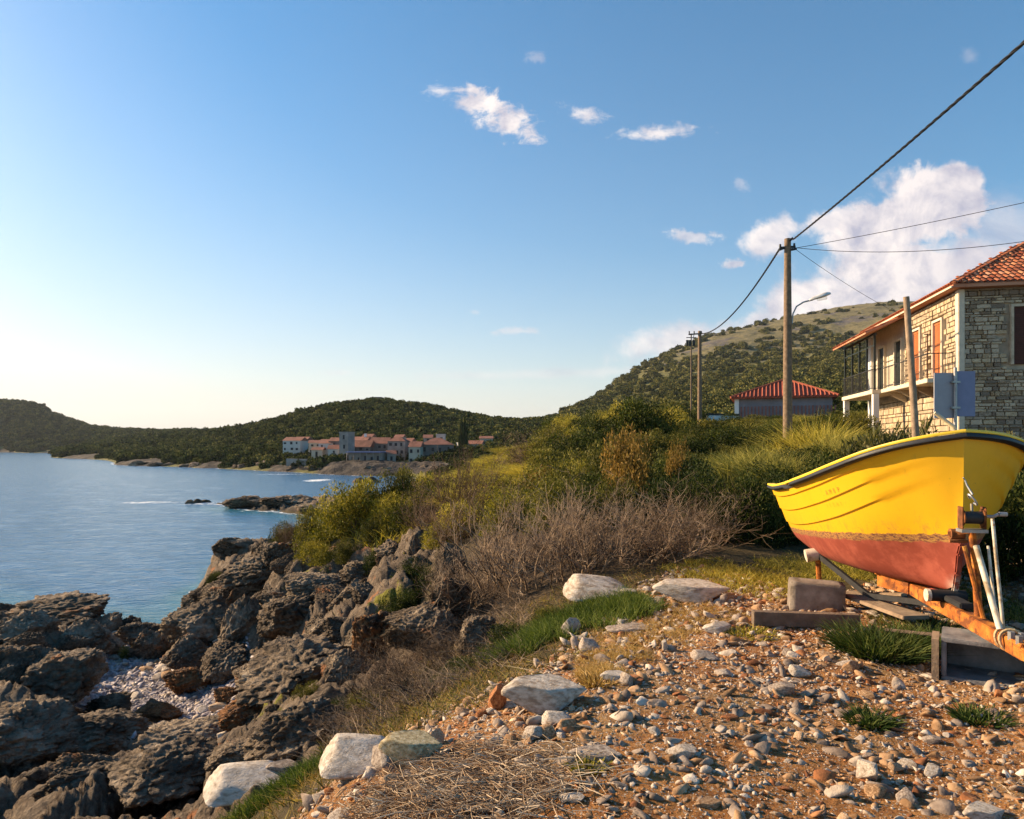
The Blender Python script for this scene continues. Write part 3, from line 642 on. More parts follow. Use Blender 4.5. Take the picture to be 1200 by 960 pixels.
T_BROWN = leafm('brown_twigs', (.045, .026, .018), (.12, .072, .045), (.23, .145, .09), trans=0)
G_OLEA = leafm('leathery_leaves', (.025, .034, .010), (.095, .095, .026), (.30, .24, .09), spec=.3)
BARK = flat('stem_bark', (.13, .09, .06), bump=.4)

def leaves(n, size, seed, clumps=16, rc=.42, flatz=.8, wide=.38, up=.2, hollow=.6):
    """leaf-sized blades in clumps filling a unit dome; returns V, quads, tone"""
    rs = np.random.RandomState(seed)
    cc = rs.normal(size=(clumps, 3)); cc /= np.linalg.norm(cc, axis=1)[:, None]; cc *= (rs.uniform(.35, .82, clumps))[:, None]; cc[:, 2] = np.abs(cc[:, 2])*1.1
    cr = rc*rs.uniform(.6, 1.25, clumps); ct = rs.uniform(-.22, .22, clumps)
    k = rs.choice(clumps, n, p=cr**2/(cr**2).sum())
    dd = rs.normal(size=(n, 3)); dd /= np.linalg.norm(dd, axis=1)[:, None]
    r = cr[k]*(hollow+(1-hollow)*rs.rand(n)**.6)*(1+.25*rs.normal(size=n)*.5)
    c = cc[k]+dd*r[:, None]; c[:, 2] = np.maximum(c[:, 2], .02)
    ax = dd*.7+rs.normal(size=(n, 3))*.7; ax[:, 2] += up; ax /= np.linalg.norm(ax, axis=1)[:, None]
    sd = np.cross(ax, rs.normal(size=(n, 3))); sd /= np.linalg.norm(sd, axis=1)[:, None]
    L = size*rs.uniform(.6, 1.4, n)[:, None]
    V = np.stack([c, c+ax*L*.45+sd*L*wide/2, c+ax*L, c+ax*L*.45-sd*L*wide/2], 1).reshape(-1, 3)
    tone = np.repeat(np.clip(.42+ct[k]+.17*rs.normal(size=n), 0, 1), 4)
    return V, np.arange(n*4).reshape(-1, 4), tone
def blades(n, seed, L=1., lv=.4, w=.012, base_r=.25, lean=.5, droop=.5, seg=3, out=1., pos=None):
    """arching blades rising from a disc of radius base_r (or from given positions)"""
    rs = np.random.RandomState(seed)
    if pos is None:
        a = rs.rand(n)*6.283; r = base_r*np.sqrt(rs.rand(n)); p0 = np.stack([r*np.cos(a), r*np.sin(a), 0*r], 1)
        dirx = np.stack([np.cos(a), np.sin(a)], 1)*(r/base_r*lean*out)[:, None]+rs.normal(size=(n, 2))*lean*.4
    else:
        p0 = pos; dirx = rs.normal(size=(n, 2))*lean
    d = np.concatenate([dirx, np.ones((n, 1))], 1); d /= np.linalg.norm(d, axis=1)[:, None]
    LL = L*(1-lv+lv*2*rs.rand(n))*.8; sd = np.cross(d, rs.normal(size=(n, 3))); sd /= np.linalg.norm(sd, axis=1)[:, None]
    rows = []; ts = np.linspace(0, 1, seg+1)
    for t_ in ts:
        c = p0+d*(LL*t_)[:, None]; c[:, :2] += dirx*(LL*t_**2*droop)[:, None]; c[:, 2] -= LL*droop*.35*t_**2
        ww = w*(1-t_*.85)*rs.uniform(.7, 1.3, n) if t_ == 0 else w*(1-t_*.85)
        rows.append(np.stack([c-sd*np.reshape(ww, (-1, 1) if np.ndim(ww) else (1,))*.5, c+sd*np.reshape(ww, (-1, 1) if np.ndim(ww) else (1,))*.5], 1))
    V = np.stack(rows, 1).reshape(-1, 3); k = (seg+1)*2
    q = np.array([[2*i, 2*i+1, 2*i+3, 2*i+2] for i in range(seg)])
    Q = (q[None]+(np.arange(n)*k)[:, None, None]).reshape(-1, 4)
    tone = (np.clip(.25+.28*rs.normal(size=n)+.08, 0, 1)[:, None]+np.repeat(ts, 2)[None]*.35).ravel()
    return V, Q, tone
def twigs(stems, seed, H=1., spread=.8, r0=.016, levels=3, kids=5, base_r=.3, upw=.25, crook=.28, rf=.6, nseg=5):
    rs = random.Random(seed); V = []; Q = []; T = []
    def seg(pts, rad, tone):
        b = len(V); n = 3
        for i, p in enumerate(pts):
            d = (pts[min(i+1, len(pts)-1)]-pts[max(i-1, 0)]); x = d.cross(Vector((.3, .5, .81))); x.normalize(); y = d.cross(x).normalized()
            for j in range(n):
                a = 2.094*j; V.append(p+(x*math.cos(a)+y*math.sin(a))*rad[i]); T.append(tone)
        for i in range(len(pts)-1):
            for j in range(n): Q.append((b+i*n+j, b+i*n+(j+1) % n, b+(i+1)*n+(j+1) % n, b+(i+1)*n+j))
    def grow(p, d, L, r, lev, tone):
        ns = nseg if lev == 0 else max(2, nseg-lev-1); pts = [p.copy()]; rad = [r]; dirs = [d.copy()]
        for i in range(ns):
            d = (d+Vector((rs.gauss(0, crook), rs.gauss(0, crook), rs.gauss(0, crook*.6)+upw*.3))).normalized(); p = p+d*(L/ns)
            if p.z < .02: p.z = .02
            pts.append(p.copy()); rad.append(r*(1-.8*(i+1)/ns)+.0012); dirs.append(d.copy())
        seg(pts, rad, min(1, max(0, tone+rs.gauss(0, .1))))
        if lev < levels-1:
            for k in range(kids if lev == 0 else kids-1):
                i = rs.randint(1, ns); dd = (dirs[i]+Vector((rs.gauss(0, .7), rs.gauss(0, .7), rs.gauss(0, .45)+.1))).normalized()
                grow(pts[i], dd, L*rs.uniform(.3, .6), max(rad[i]*rf, .0018), lev+1, tone+.08)
    for s_ in range(stems):
        a = rs.random()*6.283; rr = base_r*math.sqrt(rs.random())
        d = Vector((math.cos(a)*spread*rs.random()*1.2, math.sin(a)*spread*rs.random()*1.2, 1)).normalized()
        grow(Vector((rr*math.cos(a), rr*math.sin(a), -.05)), d, H*rs.uniform(.55, 1.05), r0*rs.uniform(.6, 1.2), 0, .42+rs.gauss(0, .15))
    return np.array([v[:] for v in V]), np.array(Q), np.array(T)
def lm(name, g, mt): return mk(name, g[0], quads=g[1], attrs={'tone': g[2]}, mats=[mt])
STEMS = [lm('stems', twigs(12, 70+i, .8, .9, .022, 2, 4, .12), BARK) for i in range(2)]
# foliage kinds: several shapes of each
K = {}
K['olive'] = [lm('foliage', leaves(11500, .063, 1+i, 26, .36, up=.3), G_OLIVE) for i in range(3)]
K['dark'] = [variant(m_, G_DARK) for m_ in K['olive']]
K['rust'] = [variant(m_, G_RUST) for m_ in K['olive'][:2]]
K['yellow'] = [variant(m_, G_YEL) for m_ in K['olive'][:2]]
K['olea'] = [lm('foliage', leaves(3200, .17, 11+i, 20, .36, wide=.26, up=.5, hollow=.4), G_OLEA) for i in range(2)]
def broomset(seed):
    r_ = random.Random(seed); Vs, Qs, Ts = [], [], []; o_ = 0
    for k in range(30):
        a = r_.random()*6.28; q = .78*math.sqrt(r_.random()); g_ = blades(120, seed*50+k, (1.05-.55*q*q)*r_.uniform(.7, 1.1), .35, .021, .10, .75, .5, 4, out=1.3)
        Vs.append(g_[0]+np.array([q*math.cos(a), q*math.sin(a), 0.])); Qs.append(g_[1]+o_); Ts.append(np.clip(g_[2]+r_.uniform(-.22, .22), 0, 1)); o_ += len(g_[0])
    return np.concatenate(Vs), np.concatenate(Qs), np.concatenate(Ts)
K['broom'] = [lm('foliage', broomset(21+i), G_BROOM) for i in range(3)]
K['broomy'] = [variant(m_, G_YEL) for m_ in K['broom'][:2]]
K['twig'] = [lm('branches', twigs(42, 31+i, 1., .8, .010, 3, 6, .5), T_BROWN) for i in range(2)]
K['reed'] = [lm('foliage', blades(260, 41+i, 1.3, .4, .05, .3, .55, .8, 4), G_YEL) for i in range(2)]
def shrub(kind, x, y, w_, h_, label=None, group=None, stems=True, z=None, name='shrub', cat='shrub', dep=None, k=None):
    z = g1(x, y)-.08 if z is None else z
    me = K[kind][rnd.randrange(len(K[kind])) if k is None else k]
    r = ob(name, None, loc=(x, y, z), rot=rnd.random()*6.28, label=label, cat=cat, group=group)
    f = ob(me.name.split('.')[0], me, r); f.scale = (w_/2, (dep or w_)/2, h_)
    if stems and kind in ('olive', 'dark', 'rust', 'yellow', 'olea'):
        s_ = ob('stems', STEMS[rnd.randrange(2)], r); s_.scale = (w_/2.2, w_/2.2, h_*.8)
    return r
def shr(kind, px, pyb, d, wpx, hpx, label=None, group=None, **kw):
    """photo column, distance, size in photo pixels; stands on the ground there"""
    x = (px-600)/F*d; return shrub(kind, x, d, wpx*d/F, hpx*d/F, label, group, **kw)

# singled-out shrubs
shr('yellow', 420, 640, 23.5, 110, 66, 'bright yellow-green bush spilling over the cliff top above the rocks', dep=2.6)
shr('yellow', 398, 640, 26, 70, 52, 'yellow-green bush behind the bright one at the cliff edge')
shr('yellow', 455, 650, 22.5, 60, 44, 'small yellow-green bush hanging over the rocks right of the bright one')
shr('olive', 492, 650, 21.5, 60, 50, 'olive bush at the left foot of the rounded bare bush')
shr('yellow', 500, 600, 29, 90, 44, 'low golden bush on the brow left of the bare skyline bushes')
shr('olive', 372, 640, 25, 62, 50, 'olive bush left of the bright yellow-green one at the cliff edge')
shr('twig', 340, 640, 27, 40, 44, 'small brown dry bush at the seaward end of the cliff top')
shr('olive', 468, 640, 24, 60, 60, 'olive bush between the bright yellow-green one and the brown dome bush')
shr('twig', 545, 655, 20.5, 124, 80, 'rounded reddish-brown bare bush in mid slope', dep=2.6)
shr('twig', 505, 655, 20, 84, 56, 'lower reddish-brown bare bush adjoining the rounded one')
shr('rust', 738, 600, 16.5, 84, 105, 'tall rust-orange leaved shrub in the middle of the slope')
shr('rust', 795, 600, 17.5, 44, 76, 'narrow rust-tinged shrub right of the tall rust-orange one')
shr('olive', 690, 590, 18.5, 90, 80, 'olive shrub left of the tall rust-orange one')
shr('dark', 748, 520, 31, 104, 60, 'big dark evergreen shrub crowning the skyline', dep=4)
shr('dark', 800, 520, 29, 66, 40, 'dark evergreen shrub stepping down right of the skyline shrub')
shr('dark', 700, 520, 33, 60, 42, 'dark green shrub at the left of the skyline shrub')
shr('broomy', 955, 520, 23, 96, 74, 'tall yellow-green broom bush beside the wooden power pole')
shr('broom', 985, 540, 20, 70, 78, 'tall broom bush with dry tips below the veranda')
shr('broom', 890, 560, 20, 80, 48, 'green broom bush left of the power pole foot')
shr('broom', 845, 560, 21.5, 80, 42, 'feathery broom bush between the dark shrub and the pole')
shr('broom', 935, 580, 15.5, 96, 52, 'broom bush in front of the power pole foot', k=1)
shr('broom', 1000, 590, 14.5, 100, 62, 'broom bush directly behind the yellow boat stern')
shr('broom', 870, 610, 15, 96, 60, 'green broom bush left of the yellow boat')
shr('dark', 880, 640, 12.2, 90, 84, 'dense green shrub beside the stern of the yellow boat')
shr('dark', 825, 640, 12.6, 90, 86, 'shaded green shrub between the dead bush and the boat')
shr('dark', 925, 655, 12.6, 90, 70, 'green shrub behind the stern of the yellow boat')
shr('olea', 1045, 545, 17, 76, 66, 'leathery-leaved shrub under the balcony left of the leaning pole')
shr('olea', 1090, 545, 15.5, 76, 64, 'leathery-leaved shrub between leaning pole and road sign')
shr('olea', 1012, 545, 18, 60, 52, 'low leathery shrub at the foot of the house corner pillar')
shr('olea', 1142, 545, 16.5, 66, 50, 'leathery-leaved shrub behind the road sign')
shr('olea', 1180, 545, 17, 56, 34, 'low leathery shrub against the grey stone wall')
shr('dark', 1190, 700, 8.3, 130, 130, 'dark leafy shrub in the shade behind the trailer')
shr('dark', 1150, 690, 10.2, 130, 120, 'dark leafy shrub further back in the boat shade')
shr('dark', 1260, 700, 7.6, 140, 150, 'dark leafy shrub at the right picture edge behind the trailer')
shr('reed', 1010, 540, 16, 50, 34, 'clump of strap-leaved reed in front of the broom', stems=False)
shr('reed', 960, 545, 17, 40, 30, 'second clump of strap-leaved reed by the pole', stems=False)
shr('twig', 575, 655, 18, 84, 56, 'reddish-brown bare bush just above the left end of the dead thicket')
shr('twig', 535, 655, 17, 80, 50, 'reddish-brown bare bush nearest the cliff above the lumpy boulder')
for k, (px, py, a, b_, kd, lb_) in enumerate(((338,640,44,22,'olive','left of the cliff top over the promontory'),(372,662,50,20,'yellow','on the mossy flat-topped boulder'),(410,668,40,20,'olive','between boulders under the cliff edge bush'),(445,668,44,24,'dark','at the top edge beside the creeper'),(520,640,50,22,'yellow','by the upright pale rock'),(400,830,40,20,'dark','in the ribbed rocks above the grass strip'),(360,842,34,16,'olive','on the ribbed slab'),(255,690,26,14,'dark','in a crevice of the tan-topped boulder'),(150,772,24,12,'olive','by the small water gap'))):
    p = hit(px, py); shrub(kd, p.x, p.y, a*p.y/F*1.1, b_*p.y/F*1.3, 'low '+{'olive': 'olive', 'yellow': 'yellow-green', 'dark': 'dark green'}[kd]+' plant '+lb_, 'low plants growing on the shore rocks', stems=False, name='rock_plant', cat='plant', k=0)
# creeper over the rocks
# litter: short dead stems strewn over the dirt
def litter(rs_, n):
    d = np.sqrt(rs_.uniform(2.8**2, 9.5**2, n)); px = rs_.uniform(330, 1400, n); x = (px-600)/F*d; b_ = base(x, d); k = (b_[:, 1] > .45) & (fbm(np.stack([x*1.3, d*1.3, 0*x], 1), 3, 88) > -.05); return x[k], d[k]
for k, (px, py, a, b_, d) in enumerate(((482,668,60,34,15.5),(495,690,54,36,14.6),(470,708,56,36,14.2),(455,722,40,28,13.8))):
    p = P3(px, py+10, d); shrub('dark', p.x, p.y, a*d/F, b_*d/F, ['uppermost dark green creeper mat on the sunlit cliff rocks', 'second creeper mat from the top on the cliff rocks', 'third creeper mat from the top on the cliff rocks', 'lowest creeper mat on the cliff rocks'][k], 'creeper mats on the cliff', z=p.z-.15, stems=False, name='creeper', cat='creeper')
# the big dead bush
dead = twigs(66, 51, 1.45, .75, .020, 3, 6, 1.25, .30, .34, .6, 6)
DB = lm('branches', dead, T_GREY); fine = lm('branches', twigs(48, 53, 1., .9, .011, 3, 6, .7, .2, .34), T_GREY); fine2 = lm('branches', twigs(36, 57, 1., 1.2, .014, 3, 6, .5, .1, .36), T_GREY)
def deadbush(px, d, s_, me, label, dep=1., zs=1.):
    x = (px-600)/F*d; r = ob('dead_bush', None, loc=(x, d, g1(x, d)-.05), rot=rnd.random()*6.28, label=label, cat='bush'); f = ob('branches', me, r); f.scale = (s_, s_*dep, s_*zs); return r
deadbush(628, 10.9, .90, DB, 'large leafless grey bush spreading across the slope above the grass mound', zs=1.0)
deadbush(700, 10.5, .75, DB, 'leafless grey bush right of the largest dead bush', zs=.95)
deadbush(560, 11.6, 1.0, fine, 'leafless twiggy bush at the left end of the big dead thicket')
deadbush(765, 10.4, 1.15, fine2, 'sprawling dead branches reaching right towards the boat', zs=.8)
deadbush(800, 11.6, .9, fine, 'leafless bush in shade behind the sprawling dead branches')
shr('olive', 655, 0, 14, 100, 66, 'olive bush directly behind the big dead thicket')
shr('yellow', 600, 0, 15.5, 90, 52, 'yellow-green bush behind the left end of the dead thicket')
shr('olive', 725, 0, 13.6, 84, 62, 'olive bush in front of the tall rust-orange shrub')
shr('dark', 782, 0, 13.6, 84, 66, 'dark green bush behind the right end of the dead thicket')
shr('yellow', 545, 0, 18, 80, 40, 'low yellow-green bush right above the rounded bare bush')
deadbush(640, 31, 1.5, fine, 'thin bare tree-like bush standing on the skyline')
deadbush(612, 33, 1.2, fine2, 'bare bush left of the skyline bare one')
# lower dry brush on the bank under the dirt edge
for k, (px, py, d, s_) in enumerate(((500,800,8.2,.50),(452,820,8.6,.50),(545,775,8.6,.45),(420,850,8.0,.42),(478,760,10.2,.55),(520,820,6.8,.30))):
    x = (px-600)/F*d; r = ob('dry_brush', None, loc=(x, d, g1(x, d)-.05), rot=k*1.7, label=['dry brush tangle in the middle of the bank above the pale slabs', 'dry brush tangle left of the middle one on the bank', 'dry brush tangle just below the green grass mound', 'dry brush tangle lowest on the left of the bank', 'dry brush tangle highest on the bank under the lumpy boulder', 'small dry brush tangle touching the dirt edge by the furrowed stone'][k], cat='brush', group='dry brush clumps on the bank'); f = ob('branches', [fine, fine2][k % 2], r); f.scale = (s_*1.3, s_*1.3, s_*.9)
for k, (px, d, a, b_, kd) in enumerate(((560,7.6,80,34,'dark'),(600,7.7,70,34,'dark'),(530,7.5,60,26,'dark'),(640,8.1,60,26,'olive'),(500,8.4,60,24,'dark'),(420,9.5,44,26,'olive'))):
    shr(kd, px, 0, d, a, b_, ['leafy plant in the middle of the row above the dry brush', 'leafy plant left of the grass mound foot', 'leafy plant beside the top of the dry brush', 'olive leafy plant touching the grass mound', 'leafy plant left of the middle one above the dry brush', 'olive leafy plant farthest left among the dry brush'][k], 'low leafy plants on the bank', stems=False, name='low_plant', cat='plant')

# hillside scrub: many alike shrubs
rs = random.Random(3); placed = []; GR_ = []
def inv(x, y): return 600+x/y*F
grp = {'olive': 'olive scrub shrubs on the slope', 'dark': 'dark green scrub shrubs on the slope', 'broom': 'broom bushes on the slope', 'yellow': 'yellow-green shrubs on the sunny brow', 'twig': 'brown bare shrubs on the slope', 'rust': 'rusty shrubs on the slope', 'broomy': 'yellow broom bushes on the sunny brow'}
lab = {'olive': 'olive-green scrub shrub on the rising slope, one of many alike', 'dark': 'dark green scrub shrub on the rising slope, one of many alike', 'broom': 'green broom bush on the rising slope, one of many alike', 'yellow': 'yellow-green low shrub on the sunny brow above the bay', 'twig': 'brown bare shrub among the green scrub of the slope', 'rust': 'rust-tinged shrub among the olive scrub of the slope', 'broomy': 'yellowish broom bush on the sunny brow above the bay'}
cnt = 0; tries = 0
while cnt < 215 and tries < 4000:
    tries += 1
    d = math.exp(rs.uniform(math.log(13.5), math.log(58))); px = rs.uniform(430, 1010)
    x = (px-600)/F*d; b_ = base([x], [d])[0]
    if b_[2] > .35 or b_[1] > .3 or b_[0] < 2.5: continue
    py = HZ+(CZ-b_[0])*F/d
    if px > 540 and d < 15.5 and px < 800: continue
    if px < 560 and d < 21: continue
    if 905 < px < 945 and 18 < d < 27: continue
    if any((x-a)**2+(d-b2)**2 < (c_)**2 for a, b2, c_ in placed): continue
    w_ = rs.uniform(1.3, 2.5)*(.75+d/60.); h_ = w_*rs.uniform(.42, .62)
    if px < 640 and d > 24: kd = rs.choice(['yellow', 'yellow', 'broomy', 'yellow', 'broomy']); h_ *= .5
    elif px < 640: kd = rs.choice(['yellow', 'olive', 'broomy', 'yellow']); h_ *= .75
    elif px > 820: kd = rs.choice(['broom', 'broom', 'olive', 'dark']); h_ *= .85
    else: kd = rs.choice(['olive', 'olive', 'dark', 'yellow', 'olive', 'rust' if d < 22 else 'olive'])
    if 820 < px < 1000 and d > 34: h_ *= .5
    placed.append((x, d, w_*.40)); cnt += 1
    GR_.append((kd, px, d, shrub(kd, x, d, w_, h_, lab[kd], grp[kd], stems=d < 30)))
ORD = 'leftmost,second,third,fourth,fifth,sixth,seventh,eighth,ninth,tenth,eleventh,twelfth,thirteenth,fourteenth,fifteenth,sixteenth,seventeenth,eighteenth,nineteenth,twentieth,twenty-first,twenty-second,twenty-third,twenty-fourth,twenty-fifth,twenty-sixth,twenty-seventh,twenty-eighth,twenty-ninth,thirtieth'.split(',')
word = {'olive': 'olive scrub shrub', 'dark': 'dark green scrub shrub', 'broom': 'green broom bush', 'yellow': 'yellow-green low shrub', 'twig': 'brown bare shrub', 'rust': 'rust-tinged shrub', 'broomy': 'yellowish broom bush'}
BANDS = ((0, 18, 'nearest band'), (18, 24, 'lower middle band'), (24, 33, 'upper middle band'), (33, 45, 'high band'), (45, 99, 'farthest band'))
for kd in word:
    for lo, hi, bn in BANDS:
        q_ = sorted([g_ for g_ in GR_ if g_[0] == kd and lo <= g_[2] < hi], key=lambda g_: g_[1])
        for i, g_ in enumerate(q_):
            g_[3]['label'] = (word[kd]+' in the '+bn+' of slope, '+(ORD[i]+(' from the left' if i else '') if len(q_) > 1 else 'the only one'))

# ground cover: grass as stuff
def grass(name, n, seed, region, L, w_, mt, lean=.35, droop=.5, seg=3, **kw):
    rs_ = np.random.RandomState(seed); xs_, ys_ = region(rs_, n); z_ = ground(xs_, ys_)
    g_ = blades(len(xs_), seed, L, .5, w_, 1, lean, droop, seg, pos=np.stack([xs_, ys_, z_-.01], 1))
    return ob(name, lm(name, g_, mt), kind='stuff', **kw)
def blob(px, py, wpx, dpx, d=None, z=None):
    """patch centred where the pixel meets the ground, given width and depth in metres by pixels"""
    p = hit(px, py) if d is None else P3(px, py, d)
    def f(rs_, n):
        a = rs_.rand(n)*6.283; r = np.sqrt(rs_.rand(n))*(1+.25*np.sin(a*3+px)+.15*np.sin(a*7+py)); rx = wpx*p.y/F/2
        return p.x+r*np.cos(a)*rx, p.y+r*np.sin(a)*dpx
    return f
def multi(*fs):
    def f(rs_, n):
        o = [q(rs_, n//len(fs)) for q in fs]; return np.concatenate([a[0] for a in o]), np.concatenate([a[1] for a in o])
    return f
grass('green_grass', 15000, 1, multi(blob(690,722,150,.75), blob(640,745,90,.6), blob(615,760,70,.5), blob(720,715,90,.5)), .19, .009, G_BRIGHT, .35, label='bright green grass on the mound below the white boulder', cat='grass')
grass('green_grass', 6000, 2, multi(blob(330,930,80,.5), blob(290,948,90,.5), blob(365,910,50,.4)), .17, .010, G_BRIGHT, .35, label='bright green grass strip at the bottom left', cat='grass')
grass('orange_grass', 11000, 3, multi(blob(760,745,130,.55), blob(820,722,110,.6), blob(720,768,80,.35), blob(700,790,50,.25)), .075, .006, G_DRYG, .6, label='short orange dry grass beside the rubble', cat='grass')
grass('meadow_grass', 12000, 4, multi(blob(880,685,150,.8), blob(940,672,120,1.1), blob(840,672,100,.9), blob(1000,668,100,1.)), .11, .008, G_YEL, .5, label='yellowish grass behind the concrete block', cat='grass')
grass('meadow_grass', 5000, 14, multi(blob(1000,660,120,1.2), blob(1100,690,120,1.4), blob(1180,720,80,1.)), .12, .008, G_BROOM, .5, label='green grass growing under and behind the boat', cat='grass')
def tuft(px, py, wpx, h_, n, label, mt, seed):
    p = hit(px, py); r_ = wpx*p.y/F/2
    ob('grass_tuft', lm('grass_tuft', blades(n, seed, h_, .45, .012, r_, .55, .6, 3), mt), loc=(p.x, p.y, g1(p.x, p.y)-.01), label=label, cat='grass')
G_TUFT = leafm('tuft_blades', (.015, .032, .008), (.045, .075, .016), (.13, .15, .04))
tuft(1030, 768, 88, .27, 1500, 'dark green grass tuft in front of the trailer, the largest one', G_TUFT, 61)
tuft(1088, 760, 60, .22, 900, 'dark green grass tuft left of the hollow concrete block', G_TUFT, 62)
tuft(1020, 846, 46, .11, 420, 'small dark grass tuft in the dirt below the largest tuft', G_TUFT, 63)
tuft(1148, 846, 54, .09, 380, 'flat grass tuft in the dirt near the right edge', G_TUFT, 64)
tuft(1075, 738, 90, .14, 900, 'green weeds under the trailer drawbar', G_BROOM, 65)
tuft(880, 745, 60, .07, 500, 'low yellowish weed patch before the plank end', G_YEL, 66)
tuft(700, 802, 40, .07, 300, 'dry yellow grass clump right of the large white stone', G_DRYG, 67)
tuft(690, 905, 36, .06, 260, 'low dry green clump between stones in the lower middle', G_YEL, 68)
tuft(445, 825, 50, .14, 500, 'green grass clump in the dry brush', G_BROOM, 69)
# brow grass: taller yellow grass along the sunlit brow
def brow(rs_, n):
    d = np.exp(rs_.uniform(math.log(20), math.log(62), n)); px = rs_.uniform(400, 700, n); x = (px-600)/F*d; b_ = base(x, d)
    k = (b_[:, 4] > .5) & (b_[:, 0] > 2.6); return x[k], d[k]
grass('brow_grass', 26000, 5, brow, .55, .035, G_YEL, .4, seg=2, label='tall yellow-green grass over the sunlit brow above the bay', cat='grass')
def slope(rs_, n):
    d = np.exp(rs_.uniform(math.log(12), math.log(45), n)); px = rs_.uniform(640, 1250, n); x = (px-600)/F*d; b_ = base(x, d)
    k = (b_[:, 4] > .5) & ~((px > 1000) & (d > 21)); return x[k], d[k]
grass('slope_grass', 16000, 6, slope, .32, .026, G_BROOM, .5, label='mixed wild grass between the shrubs of the slope', cat='grass')
def bank(rs_, n):
    d = rs_.uniform(6.2, 11, n); px = rs_.uniform(380, 620, n); x = (px-600)/F*d; b_ = base(x, d); k = (b_[:, 2] < .5) & (b_[:, 1] < .45); return x[k], d[k]
def rim(rs_, n):
    d = rs_.uniform(3.2, 9.5, n); px = rs_.uniform(230, 780, n); x = (px-600)/F*d; b_ = base(x, d); k = (b_[:, 2] < .5) & (b_[:, 1] < .62) & (b_[:, 0] > 4.2); return x[k], d[k]
grass('rim_grass', 14000, 15, rim, .10, .006, G_DRYG, .7, label='short dry grass along the broken edge of the dirt', cat='dry grass')
grass('rim_weeds', 7000, 16, rim, .13, .010, G_OLIVE, .7, label='low green weeds mixed along the edge of the dirt', cat='weeds')
grass('bank_straw', 4500, 7, bank, .30, .006, T_GREY, .9, label='dry grey stalks over the bank below the dirt edge', cat='dry grass')
grass('litter', 9000, 18, litter, .07, .004, G_STRAW, 2.2, 1.2, label='short dead stems and chaff strewn over the dirt', cat='litter')
# dry straw heap: lying stems
rs_ = np.random.RandomState(8); n = 2600
pc = [hit(500, 925), hit(560, 905), hit(610, 930), hit(450, 948), hit(540, 950)]
ci = rs_.randint(0, 5, n); xs_ = np.array([pc[i].x for i in ci])+rs_.normal(size=n)*.20; ys_ = np.array([pc[i].y for i in ci])+rs_.normal(size=n)*.16; zs_ = ground(xs_, ys_)+rs_.rand(n)*.035+.008
a = rs_.normal(size=n)*.75; L = rs_.uniform(.04, .22, n); tl = rs_.normal(size=n)*.06; w_ = rs_.uniform(.0009, .0028, n); bd_ = rs_.normal(size=n)*.05
V_ = []
for t_ in (-.5, 0, .5):
    cx = xs_+np.cos(a)*L*t_; cy = ys_+np.sin(a)*L*t_; cz = zs_+tl*L*t_*4+(t_ == 0)*.006
    cx = cx-np.sin(a)*bd_*(t_ == 0)*L*3; cy = cy+np.cos(a)*bd_*(t_ == 0)*L*3; nx, ny = -np.sin(a)*w_, np.cos(a)*w_
    V_.append(np.stack([np.stack([cx-nx, cy-ny, cz], 1), np.stack([cx+nx, cy+ny, cz], 1), np.stack([cx, cy, cz+w_*1.4], 1)], 1))
V_ = np.stack(V_, 1).reshape(-1, 3); q = np.array([[i*3+j, i*3+(j+1) % 3, (i+1)*3+(j+1) % 3, (i+1)*3+j] for i in range(2) for j in range(3)])
Q_ = (q[None]+(np.arange(n)*9)[:, None, None]).reshape(-1, 4)
ob('dry_straw', mk('dry_straw', V_, quads=Q_, attrs={'tone': np.repeat(np.clip(.5+.25*rs_.normal(size=n), 0, 1), 9)}, mats=[G_STRAW]), kind='stuff', label='heap of dry reed stems lying on the dirt edge', cat='straw')

